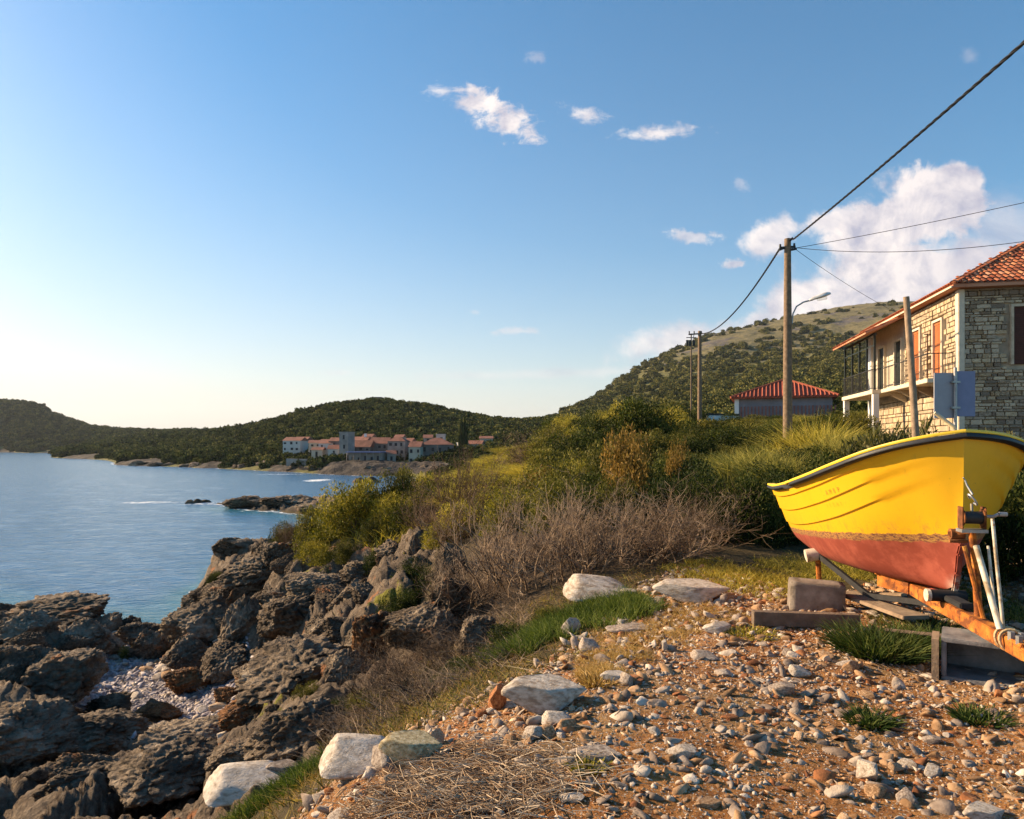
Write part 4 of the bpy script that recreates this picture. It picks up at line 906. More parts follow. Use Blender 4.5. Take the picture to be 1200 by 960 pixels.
# far scrub through geometry nodes
def blobproto(name, seed, mt, n=900, sz=.24):
    return lm(name, leaves(n, sz, seed, 12, .42, wide=.95, up=.0), mt)
FARD = leafm('maquis_dark', (.018, .026, .009), (.052, .062, .018), (.145, .14, .042), trans=.1, rand=.5, spec=.03, rough=.9)
FARO = leafm('maquis_olive', (.030, .036, .012), (.135, .128, .036), (.29, .25, .08), trans=.1, rand=.5, spec=.03, rough=.9)
def farveg(name, pts, sizes, mt, label, cat, seed):
    pcol = bpy.data.collections.new(name+'_shapes')
    for i in range(3):
        po = bpy.data.objects.new(name+'_shape', blobproto('bush_shape', seed+i, mt)); pcol.objects.link(po)
    me = bpy.data.meshes.new(name); me.from_pydata([tuple(p) for p in pts], [], [])
    at = me.attributes.new('sz', 'FLOAT', 'POINT'); at.data.foreach_set('value', np.asarray(sizes, np.float32)); me.materials.append(mt)
    o = ob(name, me, kind='stuff', label=label, cat=cat)
    g = bpy.data.node_groups.new(name, 'GeometryNodeTree'); g.interface.new_socket('Geometry', in_out='INPUT', socket_type='NodeSocketGeometry'); g.interface.new_socket('Geometry', in_out='OUTPUT', socket_type='NodeSocketGeometry')
    N = g.nodes; gi = N.new('NodeGroupInput'); go = N.new('NodeGroupOutput'); ip = N.new('GeometryNodeInstanceOnPoints'); ci = N.new('GeometryNodeCollectionInfo')
    ci.inputs['Collection'].default_value = pcol; ci.inputs['Separate Children'].default_value = True; ci.inputs['Reset Children'].default_value = True
    na = N.new('GeometryNodeInputNamedAttribute'); na.data_type = 'FLOAT'; na.inputs[0].default_value = 'sz'
    rv = N.new('FunctionNodeRandomValue'); rv.data_type = 'FLOAT_VECTOR'; rv.inputs[1].default_value = (0, 0, 6.28); rv.inputs[0].default_value = (0, 0, 0)
    g.links.new(gi.outputs[0], ip.inputs['Points']); g.links.new(ci.outputs[0], ip.inputs['Instance']); ip.inputs['Pick Instance'].default_value = True
    g.links.new(na.outputs[0], ip.inputs['Scale']); g.links.new(rv.outputs[0], ip.inputs['Rotation']); g.links.new(ip.outputs[0], go.inputs[0])
    md = o.modifiers.new('scatter', 'NODES'); md.node_group = g
    return o
def farpts(n, seed, dlo, dhi, plo, phi, ok, smin, smax):
    rs_ = np.random.RandomState(seed); d = np.sqrt(rs_.uniform(dlo**2, dhi**2, n)) if dhi/dlo < 4 else np.exp(rs_.uniform(math.log(dlo), math.log(dhi), n)); px = rs_.uniform(plo, phi, n); x = (px-600)/F*d; b_ = base(x, d)
    k = ok(b_, x, d, px); x, d = x[k], d[k]; z_ = ground(x, d); k = z_ > .8; x, d, z_ = x[k], d[k], z_[k]
    s_ = rs_.uniform(smin, smax, len(x))*np.clip(d/300., .6, 3.)**.5
    return np.stack([x, d, z_-.25*s_], 1), s_
pa, sa = farpts(11000, 1, 190, 520, -150, 760, lambda b_, x, d, px: (b_[:, 2] < .6), 1.6, 3.4)
pb, sb = farpts(9000, 2, 420, 1100, -300, 420, lambda b_, x, d, px: (b_[:, 2] < .45), 2.2, 4.6)
pc_, sc_ = farpts(3600, 3, 60, 200, 420, 1400, lambda b_, x, d, px: (b_[:, 4] > .5) & ~((px > 835) & (px < 1000) & (d < 72)), .8, 1.9)
farveg('maquis', np.concatenate([pa, pb, pc_]), np.concatenate([sa, sb, sc_]), FARD, 'dense dark maquis scrub covering the headlands and hills', 'scrub', 81)
pd_, sd_ = farpts(8500, 4, 150, 1500, 660, 1400, lambda b_, x, d, px: (b_[:, 4] > .5) & (fbm(np.stack([x*.012, d*.012, 0*x], 1), 4, 50)+.0016*(130-b_[:, 0]) > -.06), 1.0, 3.0)
farveg('hill_scrub', pd_, sd_*1.25, FARO, 'olive bushes and trees dotted over the big hillside', 'scrub', 91)
pe_, se_ = farpts(7000, 6, 190, 520, -150, 760, lambda b_, x, d, px: (b_[:, 2] < .45), 1.5, 3.)
farveg('olive_maquis', pe_, se_, FARO, 'lighter olive bushes mixed into the dark maquis of the headland', 'scrub', 97)
# ------------------------------------------------------------------ man-made materials
def paint(name, c, rough=.4, wear=None, **kw):
    return flat(name, c, vary=.08, rough=rough, bump=.15, bscale=40., bdist=.005, spec=.5, spots=wear, **kw)
WOOD = flat('weathered_pole_wood', (.20, .135, .085), vary=.35, scale=9., bump=.5, bscale=30.)
WOODL = flat('pale_weathered_wood', (.31, .22, .145), vary=.3, scale=7., bump=.5, bscale=30.)
PLANKM = flat('grey_plank_wood', (.16, .115, .082), vary=.35, scale=9., bump=.6, bscale=40.)
CABLE = flat('black_cable', (.018, .018, .02), rough=.6, bump=0)
STEEL = flat('galvanised_steel', (.34, .34, .34), rough=.45, metal=.6, bump=.1)
DKMET = flat('dark_iron', (.035, .035, .036), rough=.55, metal=.3, bump=.2)
TILE = mat('terracotta_tile', [(.2, (.21, .050, .022)), (.5, (.42, .125, .050)), (.8, (.58, .24, .11))], scale=2.5, rough=.85, bump=.4, bscale=20., rand=1.0)
TILE_O = mat('old_terracotta_tile', [(.2, (.20, .06, .03)), (.5, (.40, .135, .065)), (.8, (.55, .26, .15))], scale=.8, rough=.9, bump=.3, bscale=3., rand=.6)
PLAST = flat('cream_plaster', (.62, .53, .40), vary=.12, bump=.3)
WHITEP = flat('white_plaster', (.74, .72, .68), vary=.08, bump=.2, scale=1.)
MORTAR = flat('mortar', (.40, .325, .235), vary=.25, bump=.6, scale=3.)
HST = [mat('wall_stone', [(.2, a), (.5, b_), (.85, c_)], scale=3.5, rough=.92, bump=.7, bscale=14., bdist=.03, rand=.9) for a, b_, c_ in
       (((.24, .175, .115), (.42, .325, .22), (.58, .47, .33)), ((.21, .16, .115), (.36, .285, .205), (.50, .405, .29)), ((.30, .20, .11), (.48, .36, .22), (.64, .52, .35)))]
SHUT = flat('orange_brown_shutter', (.40, .13, .04), vary=.15, rough=.6, scale=5.)
SHUTD = flat('dark_red_shutter', (.075, .022, .014), vary=.2, rough=.6)
DARKG = flat('dark_green_frame', (.015, .022, .018), rough=.5, bump=0)
GLASS = flat('dark_window_glass', (.02, .024, .028), rough=.08, bump=0, spec=.8)
def clear(name, c, a):
    m = bpy.data.materials.new(name); m.use_nodes = True; m.node_tree.nodes.clear(); t = NT(m.node_tree)
    g = t.n('ShaderNodeBsdfGlossy', inp={0: (.9, .95, 1, 1), 1: .05}); tr = t.n('ShaderNodeBsdfTransparent', inp={0: tuple(c)+(1,)}); mx = t.n('ShaderNodeMixShader', inp={0: a})
    t.l(tr.outputs[0], mx.inputs[1]); t.l(g.outputs[0], mx.inputs[2]); t.l(mx.outputs[0], t.n('ShaderNodeOutputMaterial').inputs[0]); return m
PANE = clear('clear_pane', (.75, .8, .8), .07)

# ------------------------------------------------------------------ the stone house on the right
hx, hy, hz = 16.4, 25.0, 7.2
e = Vector((.2, .98, 0)).normalized(); f = Vector((.98, -.2, 0)).normalized(); Zu = Vector((0, 0, 1))
house = ob('stone_house', None, loc=(hx, hy, hz), label='two-storey stone house with terracotta roof, balcony and glazed veranda above the boat', cat='house')
# local axes: X right along the shaded gable-side wall, Y back along the sunlit front wall
house.rotation_euler = (0, 0, math.atan2(f.y, f.x)); HT = 13.8-hz; FL = 10.5; WD = 9.0
mb = MB(); mb.box((.06, .06, 0), (WD-.06, FL-.06, HT)); mb.build('wall', MORTAR, house)
# stones on both seen walls
srs = random.Random(5)
stone_me = []
for i in range(18):
    q = MB(); q.box((-.5, -.5, -.5), (.5, .5, .5)); me = q.mesh('stone', HST[i % 3], bevel=.06)
    for v in me.vertices: v.co += Vector((srs.uniform(-.05, .05), srs.uniform(-.05, .05), srs.uniform(-.07, .07)))
    stone_me.append(me)
holesY = [(1.35, 2.3, 3.3, 5.75), (3.55, 4.5, 3.3, 5.75), (5.7, 6.7, 3.3, 5.6), (8.0, 9.0, 3.3, 5.6)]   # front wall openings y0,y1,z0,z1
holesX = [(1.62, 2.72, 3.62, 5.9), (5.6, 6.7, 3.62, 5.9)]
nst = [0, 0]
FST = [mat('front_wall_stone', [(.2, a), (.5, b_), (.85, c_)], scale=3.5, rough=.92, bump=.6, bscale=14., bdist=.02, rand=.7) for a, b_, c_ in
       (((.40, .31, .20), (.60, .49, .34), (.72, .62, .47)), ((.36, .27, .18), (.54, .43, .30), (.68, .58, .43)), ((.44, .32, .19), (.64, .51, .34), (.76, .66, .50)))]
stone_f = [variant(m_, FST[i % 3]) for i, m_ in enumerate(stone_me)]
wst = []
def wallstones(axis, length, z0, z1, holes, h0, l0):
    z = z0; k = axis
    while z < z1-.04:
        h = min(h0*srs.uniform(.6, 1.5), z1-z); a = -.0
        while a < length-.05:
            l = min(l0*srs.uniform(.4, 1.8), length-a)
            if not any(a+l > c[0]-.02 and a < c[1]+.02 and z+h > c[2]-.02 and z < c[3]+.02 for c in holes):
                wst.append((axis, a, z, l, h))
            a += l
        z += h
wallstones(0, WD-.1, .9, HT-.12, holesX, .13, .26)
wallstones(1, 5.45, 3.3, HT-.1, holesY, .15, .32)
wallstones(1, FL, .6, 2.9, holesY, .21, .46)
def seen(s_):   # nearness first, the stretch of the gable wall out of the picture last
    return (s_[0] == 0 and s_[1] > 2.6, s_[1] if s_[0] else 0)
wst.sort(key=seen); REST = wst[300:]
for (ax0, a, z, l, h) in wst[:300]:
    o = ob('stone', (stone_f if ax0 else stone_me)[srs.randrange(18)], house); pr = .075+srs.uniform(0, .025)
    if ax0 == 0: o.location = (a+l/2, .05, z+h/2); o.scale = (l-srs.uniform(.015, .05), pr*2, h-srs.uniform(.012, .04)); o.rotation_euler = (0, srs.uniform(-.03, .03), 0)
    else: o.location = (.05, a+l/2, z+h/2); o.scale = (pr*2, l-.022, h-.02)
# remaining shaded wall courses joined
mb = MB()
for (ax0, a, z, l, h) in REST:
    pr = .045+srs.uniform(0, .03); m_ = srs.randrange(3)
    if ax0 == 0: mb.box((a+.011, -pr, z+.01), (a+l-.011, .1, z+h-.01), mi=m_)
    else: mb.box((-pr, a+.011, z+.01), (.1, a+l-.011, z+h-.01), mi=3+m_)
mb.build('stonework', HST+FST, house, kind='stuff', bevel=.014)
mb = MB(); mb.box((-.075, -.075, .3), (.14, .22, HT-.1)); mb.build('corner_pilaster', PLAST, house, bevel=.02)
mb = MB(); mb.box((-.09, FL-.5, 0), (.3, FL+.02, HT-.1)); mb.build('corner_pilaster', WHITEP, house, bevel=.02)
mb = MB(); mb.box((.015, 5.5, 3.3), (.07, FL-.52, HT-.1)); mb.build('plaster_panel', PLAST, house)
def opening(axis, a0, a1, z0, z1, shut, open_=False, leaf=2):
    fr = MB(); t_ = .09
    for (p, q) in (((a0-t_, z0), (a0, z1+t_)), ((a1, z0), (a1+t_, z1+t_)), ((a0, z1), (a1, z1+t_))):
        if axis == 0: fr.box((p[0], -.10, p[1]), (q[0], .1, q[1]))
        else: fr.box((-.10, p[0], p[1]), (.1, q[0], q[1]))
    fo = fr.build('frame', PLAST if axis else HST[0], house)
    w_ = (a1-a0)/leaf
    for k in range(leaf):
        s_ = MB(); b0, b1 = a0+k*w_+.008, a0+(k+1)*w_-.008
        def bx(u0, u1, zz0, zz1, d0, d1):
            if axis == 0: s_.box((u0, d0, zz0), (u1, d1, zz1))
            else: s_.box((d0, u0, zz0), (d1, u1, zz1))
        bx(b0, b1, z0+.01, z1-.01, -.012, .05)
        for (zz0, zz1) in ((z0+.03, z0+.12), (z1-.12, z1-.03), ((z0+z1)/2-.05, (z0+z1)/2+.05)): bx(b0+.002, b1-.002, zz0, zz1, -.03, -.012)
        n = int((z1-z0)/.09)
        for j in range(n):
            zz = z0+.13+j*(z1-z0-.26)/n; bx(b0+.05, b1-.05, zz, zz+.035, -.026, -.0125)
        s_.build('shutter' if z1-z0 < 2.4 or axis == 0 else 'door', shut, house)
opening(0, 1.62+.1, 2.72-.1, 3.72, 5.8, SHUTD); opening(0, 5.7, 6.6, 3.72, 5.8, SHUTD)
opening(1, 1.44, 2.22, 3.32, 5.66, SHUT); opening(1, 3.64, 4.42, 3.32, 5.66, SHUT)
opening(1, 5.8, 6.6, 3.32, 5.55, DARKG); opening(1, 8.1, 8.9, 3.32, 5.55, DARKG)
# roof: hip roof of tile courses
mb = MB(); ov = .38; rz = HT+.04; pitch = math.tan(R(29.5)); hw = (WD+2*ov)/2; rh = hw*pitch
x0, x1, y0, y1 = -ov, WD+ov, -ov, FL+ov; r0 = (hw-ov, y0+hw); r1 = (hw-ov, y1-hw)
v8 = [(x0, y0, rz), (x1, y0, rz), (x1, y1, rz), (x0, y1, rz), (r0[0], r0[1], rz+rh), (r1[0], r1[1], rz+rh)]
mb.add(v8, [(0, 1, 4), (1, 2, 5, 4), (2, 3, 5), (3, 0, 4, 5), (0, 3, 2, 1)])
mb.box((x0+.02, y0+.02, rz-.12), (x1-.02, y1-.02, rz-.004))
roof = mb.build('roof', TILE_O, house)
def tile_mesh(L=.44, w=.19, mt=TILE):
    q = MB(); n = 5; vs = []
    for yy, r_ in ((0, 1.), (L, .82)):
        for sh in (0, .018):
            for j in range(n+1):
                a = math.pi*j/n; rr = w/2*r_-sh; vs.append((math.cos(a)*rr, yy, math.sin(a)*rr*.62+ (.022 if yy == 0 else 0)))
    k = n+1; fs = []
    for j in range(n): fs += [(j, j+1, 2*k+j+1, 2*k+j), (k+j, 3*k+j, 3*k+j+1, k+j+1), (j, k+j, k+j+1, j+1)]
    q.add(vs, fs); return q.mesh('tile', mt)
TM = [tile_mesh(), tile_mesh(.44, .19, TILE_O)]
ntile = [0]
def tiles_on(parent, o, ax, up, nrm, rows, c0, c1, clip, step=.37, pitchw=.215, budget=300, me=TM):
    """cover tiles: o origin on the eave, ax along it, up the slope"""
    M3 = Matrix((ax, up, nrm)).transposed().to_4x4()
    for r_ in range(rows):
        for c in range(c0, c1):
            p = o+ax*(c*pitchw)+up*(r_*step)
            if clip(c*pitchw, r_*step) and ntile[0] < budget:
                t_ = ob('tile', me[(c*7+r_*3) % 2], parent); t_.matrix_local = Matrix.Translation(p+nrm*.012) @ M3 @ Euler((srs.uniform(-.02, .02), 0, srs.uniform(-.03, .03))).to_matrix().to_4x4(); ntile[0] += 1
# near (gable-side) slope: eave along X at y0
ca, sa = math.cos(R(29.5)), math.sin(R(29.5))
sl_ = (Vector((x0, y0, rz)), Vector((1, 0, 0)), Vector((0, ca, sa)), Vector((0, -sa, ca)))
tiles_on(roof, *sl_, 15, 0, 25, lambda a, s_: a > s_*ca+.05 and a < 5.2 and s_*ca < hw-.2, budget=195)
# rest of the tiles joined (front slope and beyond the frame)
mbt = MB()
def tiles_join(o, ax, up, nrm, rows, c0, c1, clip):
    for r_ in range(rows):
        for c in range(c0, c1):
            if clip(c*.215, r_*.37):
                p = o+ax*(c*.215)+up*(r_*.37)+nrm*.012; n = 4; vs = []
                for L, w_ in ((0, .095), (.43, .08)):
                    for j in range(n+1):
                        a = math.pi*j/n; vs.append(p+ax*math.cos(a)*w_+up*L+nrm*(math.sin(a)*w_*.62+(.02 if L == 0 else 0)))
                mbt.add(vs, [(j, j+1, n+2+j, n+1+j) for j in range(n)])
tiles_join(*sl_, 15, 25, 46, lambda a, s_: a > s_*ca and 2*hw-a > s_*ca and s_*ca < hw-.2)
tiles_join(Vector((x0, y1, rz)), Vector((0, -1, 0)), Vector((ca, 0, sa)), Vector((-sa, 0, ca)), 15, 0, 53, lambda a, s_: a > s_*ca and (y1-y0)-a > s_*ca)
# hip ridge tiles
for k in range(16):
    pass
mbt.build('roof_tiles', TILE, roof, kind='stuff')
for k in range(17):
    d_ = Vector((1, 1, pitch)).normalized(); p = Vector((x0, y0, rz))+d_*(k*.36+.05)
    rt = MB(); a_ = d_.cross(Zu).normalized(); n_ = a_.cross(d_); vs = []
    for L, w_ in ((0, .13), (.42, .11)):
        for j in range(6):
            a = math.pi*j/5; vs.append(p+a_*math.cos(a)*w_+d_*L+n_*(math.sin(a)*w_*.75+(.03 if L == 0 else .0)))
    rt.add(vs, [(j, j+1, 7+j, 6+j) for j in range(5)]); rt.build('ridge_tile', TILE_O, roof)
mb = MB(); mb.box((x0-.05, y0+.0, rz-.12), (x0-.002, y1, rz-.06)); mb.build('gutter', PLAST, house)
# balcony
SLZ = 10.5-hz
BD, VD, VY = 1.0, 1.35, 5.5
mb = MB(); mb.box((-BD, .25, SLZ-.16), (-.09, VY-.002, SLZ)); mb.build('balcony_slab', PLAST, house, bevel=.015)
mb = MB(); mb.box((-VD, VY, SLZ-.18), (-.09, FL, SLZ+.004)); mb.build('veranda_slab', PLAST, house, bevel=.015)
for yy in (.6, 2.2, 3.9, 5.2):
    mb = MB(); mb.add([(-.9, yy-.09, SLZ-.162), (-.06, yy-.09, SLZ-.162), (-.06, yy-.09, SLZ-.62), (-.9, yy+.09, SLZ-.162), (-.06, yy+.09, SLZ-.162), (-.06, yy+.09, SLZ-.62)], [(0, 1, 2), (3, 5, 4), (0, 3, 4, 1), (1, 4, 5, 2), (2, 5, 3, 0)]); mb.build('corbel', HST[0], house)
mb = MB(); mb.box((-VD+.05, VY+.02, .2), (-VD+.30, VY+.27, SLZ-.182)); mb.build('pillar', WHITEP, house, bevel=.015)
mb = MB(); mb.box((-VD+.05, FL-.3, .2), (-VD+.30, FL-.05, SLZ-.182)); mb.build('pillar', WHITEP, house, bevel=.015)
bal = MB(); bal.tube([(0, 0, 0), (0, 0, .86)], .009, 5, False); BALM = bal.mesh('baluster', DKMET)
def rail(p0, p1, nbar):
    p0, p1 = Vector(p0), Vector(p1); r_ = MB(); r_.beam(p0+Zu*.93, p1+Zu*.93, .045, .03); r_.beam(p0+Zu*.07, p1+Zu*.07, .025, .02)
    rl = r_.build('railing', DKMET, house)
    for k in range(nbar+1):
        b_ = ob('baluster', BALM, rl); b_.location = p0.lerp(p1, k/nbar)+Zu*.06
rail((-BD+.04, .3, SLZ), (-BD+.04, VY-.03, SLZ), 36); rail((-.12, .3, SLZ), (-BD+.04, .3, SLZ), 7)
rail((-VD+.05, VY+.06, SLZ), (-BD+.1, VY+.06, SLZ), 5); rail((-VD+.05, VY+.1, SLZ), (-VD+.05, FL-.05, SLZ), 34); rail((-VD+.05, FL-.04, SLZ), (-.1, FL-.04, SLZ), 12)
po = MB(); po.tube([(-BD+.04, .32, SLZ), (-BD+.04, .32, SLZ+1.65)], .022, 6); po.tube([(-BD-.08, .32, SLZ+1.65), (-BD+.16, .32, SLZ+1.65)], .018, 6); po.build('laundry_post', flat('rusty_post', (.10, .035, .02)), house)
# glazed veranda : posts, panes and lean-to roof
VT = 13.05-hz
for yy in (VY+.12, VY+1.25, VY+2.4, VY+3.6, FL-.1):
    mb = MB(); mb.box((-VD+.1, yy-.04, SLZ+.006), (-VD+.18, yy+.04, VT-.05)); mb.build('veranda_post', DARKG, house)
yy_ = [VY+.12, VY+1.25, VY+2.4, VY+3.6, FL-.1]
for a, b_ in zip(yy_, yy_[1:]):
    mb = MB(); mb.box((-VD+.12, a+.045, VT-.55), (-VD+.16, b_-.045, VT-.5)); mb.build('transom_bar', DARKG, house)
mb = MB(); mb.box((-VD+.09, VY, VT-.1), (-VD+.19, FL, VT)); mb.build('veranda_beam', DARKG, house)
# lean-to
lr = math.atan2(.72, VD+.35); la, ls = math.cos(lr), math.sin(lr); ox = -VD-.35
mb = MB(); L_ = (VD+.35-.1)/la
mb.add([(ox, VY-.25, VT), (ox, FL+.35, VT), (-.1, FL+.35, VT+.72), (-.1, VY-.25, VT+.72), (ox, VY-.25, VT-.07), (ox, FL+.35, VT-.07), (-.1, FL+.35, VT+.62), (-.1, VY-.25, VT+.62)],
       [(0, 1, 2, 3), (4, 7, 6, 5), (0, 3, 7, 4), (1, 5, 6, 2), (0, 4, 5, 1)])
vr = mb.build('veranda_roof', TILE_O, house); ntile[0] = 0
tiles_on(vr, Vector((ox, FL+.3, VT)), Vector((0, -1, 0)), Vector((la, 0, ls)), Vector((-ls, 0, la)), 6, 0, 26, lambda a, s_: s_ < L_-.2, budget=104)

# ------------------------------------------------------------------ hip-roofed shed behind the broom
def P0(px, d, z): return Vector(((px-600)/F*d, d, z))
sd = 60.; zc = zat(465, sd)
shed = ob('shed', None, loc=(P0(917, sd+3, 9.6)), rot=-.36, label='low building with ribbed red hip roof and slatted wall behind the power pole', cat='building')
hw_, hd_ = 3.95, 3.; ez = zc-9.6
SHW = flat('blue_grey_boards', (.23, .215, .23), vary=.15, scale=1.)
mb = MB(); mb.box((-hw_, -hd_, 0), (hw_, hd_, ez-.05)); mb.build('wall', SHW, shed)
mb = MB(); mb.box((-hw_-.12, -hd_-.12, 0), (-hw_+.25, -hd_+.2, ez-.06)); mb.build('corner_post', WHITEP, shed)
SLR = flat('reddish_slat', (.27, .12, .09), vary=.3, scale=3.)
q = MB(); q.box((-.06, -.03, 0), (.06, .03, 1.35)); SLM = q.mesh('slat', SLR)
for k in range(27):
    o = ob('slat', SLM, shed); o.location = (-hw_+.45+k*.295, -hd_-.036, ez-2.15)
mb = MB(); ap = (.25, 0, ez+1.75); c4 = [(-hw_-.45, -hd_-.45, ez), (hw_+.45, -hd_-.45, ez), (hw_+.45, hd_+.45, ez), (-hw_-.45, hd_+.45, ez)]
mb.add(c4+[ap], [(0, 1, 4), (1, 2, 4), (2, 3, 4), (3, 0, 4), (0, 3, 2, 1)]); mb.box((-hw_-.43, -hd_-.43, ez-.12), (hw_+.43, hd_+.43, ez-.004))
RED = flat('red_roof_tile', (.33, .085, .045), vary=.25, scale=2., rand=.5)
rf = mb.build('roof', RED, shed)
for (a, b_) in ((0, 1), (3, 0)):
    A_, B_ = Vector(c4[a]), Vector(c4[b_]); n = 26
    for k in range(1, n):
        t_ = k/n; p = A_.lerp(B_, t_); apx = Vector(ap); tt = (apx-A_).dot((B_-A_).normalized())/(B_-A_).length
        # rib runs straight up the slope until it meets the hip
        upd = (apx-(A_+(B_-A_)*tt)); fr_ = t_/tt if t_ < tt else (1-t_)/(1-tt)
        q = p+upd*fr_; mb = MB(); mb.tube([p+Zu*.03, q+Zu*.03], .085, 6); mb.build('rib', RED, rf)
for k in range(4):
    mb = MB(); mb.tube([Vector(c4[k])+Zu*.03, Vector(ap)+Zu*.05], .12, 6); mb.build('hip_tile_row', RED, rf)
wl = ob('garden_wall', None, loc=P0(848, 57, 8.6), rot=.25, label='short white garden wall left of the red-roofed low building', cat='wall')
mb = MB(); mb.box((-1.6, -.1, 0), (1.3, .1, zat(487, 57)-8.6)); mb.build('wall', WHITEP, wl); mb = MB(); mb.box((-1.7, -.14, zat(487, 57)-8.597), (1.4, .14, zat(487, 57)-8.45)); mb.build('coping', DKMET, wl)

# ------------------------------------------------------------------ poles, lamp, cables
p1 = P0(923, 24.8, 0); zb = g1(p1.x, p1.y); top1 = zat(280, 24.8)
pole1 = ob('utility_pole', None, loc=(p1.x, p1.y, zb), label='tall wooden power pole standing in the broom, the one carrying the street lamp', cat='pole', group=None)
H1 = top1-zb
mb = MB(); mb.tube([(0, 0, -.3), (0, 0, H1*.5), (0, 0, H1)], [.17, .15, .115], 12); mb.build('post', WOOD, pole1, smooth=.8)
mb = MB(); mb.beam((-.30, 0, H1-.33), (.26, -.05, H1-.30), .07, .07); mb.tube([(-.27, 0, H1-.33), (-.27, 0, H1-.2)], .04, 8); mb.tube([(.22, -.05, H1-.3), (.22, -.05, H1-.18)], .04, 8); mb.build('bracket', DKMET, pole1)
for (a, b_) in (((-.32, 0, H1-.40), (-.12, 0, H1-.34)), ((.1, -.1, H1-.42), (.28, -.12, H1-.40)), ((.02, -.14, H1-.1), (.12, -.2, H1-.02))):
    mb = MB(); mb.tube([a, b_], [.05, .035], 8); mb.build('cable_clamp', DKMET, pole1)
# the street lamp bracket and head hang on the pole
lz = zat(357, 24.8)-zb
lamp = ob('street_lamp', None, loc=(p1.x+.14, p1.y, zb+lz-.7), label='street lamp head on a curved steel arm fixed to the tall wooden pole', cat='street lamp')
mb = MB(); mb.tube([(0, -.05, 0), (.03, -.06, .35), (.16, -.06, .62), (.42, -.06, .78), (.75, -.06, .86)], .028, 8); mb.build('arm', STEEL, lamp, smooth=.9)
mb = MB(); vs = []
prof = [(.62, .05, .05), (.74, .10, .09), (1.0, .15, .12), (1.22, .16, .13), (1.36, .10, .07)]
for (xx, w_, h_) in prof:
    for j in range(10):
        a = 6.283*j/10; vs.append((xx, -.06+math.cos(a)*w_, .86+(xx-.7)*.30+max(math.sin(a), -.25)*h_))
mb.add(vs, [(i*10+j, i*10+(j+1) % 10, (i+1)*10+(j+1) % 10, (i+1)*10+j) for i in range(4) for j in range(10)]+[tuple(range(10)), tuple(range(40, 50))]); mb.build('lamp_head', flat('lamp_grey', (.62, .60, .56), rough=.4, bump=0), lamp, smooth=.8)
mb = MB(); mb.tube([(.92, -.06, .835+.04), (1.24, -.06, .90+.04)], [.07, .08], 8); mb.build('lens', clear('lamp_lens', (.9, .9, .88), .15), lamp)
mb = MB(); mb.tube([(1.22, -.06, 1.06), (1.22, -.06, 1.13)], .035, 8); mb.build('photocell', DKMET, lamp)

p2 = P0(820, 49, 0); zb2 = g1(p2.x, p2.y); top2 = zat(388, 49)
pole2 = ob('utility_pole', None, loc=(p2.x, p2.y, zb2), label='second wooden power pole with short crossarm, left of the red-roofed building', cat='pole')
mb = MB(); mb.tube([(0, 0, -.3), (0, 0, top2-zb2)], [.17, .12], 10); mb.build('post', WOOD, pole2, smooth=.8)
mb = MB(); mb.beam((-.8, 0, top2-zb2-.25), (.2, 0, top2-zb2-.18), .08, .09); mb.build('crossarm', DKMET, pole2)
for xx in (-.75, -.4, .12):
    mb = MB(); mb.tube([(xx, 0, top2-zb2-.2), (xx, 0, top2-zb2-.02)], [.035, .05], 8); mb.build('insulator', DKMET, pole2)
p3 = P0(810, 84, 0); zb3 = g1(p3.x, p3.y); top3 = zat(391, 84)
pole3 = ob('utility_pole', None, loc=(p3.x, p3.y, zb3), label='farthest thin power pole with a transformer frame, just left of the second pole', cat='pole')
mb = MB(); mb.tube([(0, 0, -.3), (0, 0, top3-zb3)], [.11, .08], 8); mb.build('post', WOOD, pole3)
mb = MB(); mb.beam((-.6, 0, top3-zb3-.5), (.6, 0, top3-zb3-.5), .09, .09); mb.beam((-.6, 0, top3-zb3-1.5), (.6, 0, top3-zb3-1.5), .07, .07); mb.build('crossarm', DKMET, pole3)
for xx in (-.5, -.15, .3):
    mb = MB(); mb.box((xx-.12, -.12, top3-zb3-1.45), (xx+.12, .12, top3-zb3-.8)); mb.build('transformer_box', DKMET, pole3)
def cable(a, b_, sag, r_, label, n=40, twist=False, start=0.):
    a, b_ = Vector(a), Vector(b_); pts = []
    for i in range(n+1):
        t_ = i/n; p = a.lerp(b_, t_); p.z -= 4*sag*t_*(1-t_); pts.append(p)
    mb = MB()
    if twist:
        n2 = 420; L = (b_-a).length
        for ph in (0, 2.09, 4.19):
            q = []
            for i in range(n2+1):
                t_ = i/n2; p = a.lerp(b_, t_); p.z -= 4*sag*t_*(1-t_); an = ph+t_*L*7.
                q.append(p+Vector((math.cos(an), 0, math.sin(an)))*r_*.62)
            mb.tube(q, r_*.62, 4)
    else: mb.tube(pts, r_, 5)
    mb.build('cable', CABLE, label=label, cat='cable')
T1 = Vector((p1.x, p1.y, top1-.3))
far_end = Vector((p1.x+.12, p1.y-.2, top1-.08)); thr = P3(1200, 48, 11.8); dirn = thr-far_end
cable(far_end, far_end+dirn*2.2+Vector((0, 0, .55)), .28, .030, 'thick twisted black cable running from the tall pole to the top right picture edge', twist=True)
cable((p1.x-.30, p1.y, top1-.38), (p2.x+.12, p2.y, top2-.2), .75, .032, 'twisted black cable sagging between the two wooden power poles', twist=True)
cable((p2.x-.4, p2.y, top2-.15), (p3.x, p3.y, top3-.5), .5, .025, 'short cable between the second pole and the farthest pole')
cable((p1.x+.26, p1.y, top1-.34), P3(1420, 187, 17), .10, .010, 'upper of the two thin cables running right across the cloud')
cable((p1.x+.26, p1.y, top1-.32), P3(1420, 240, 17), .55, .010, 'lower of the two thin cables running right across the cloud')
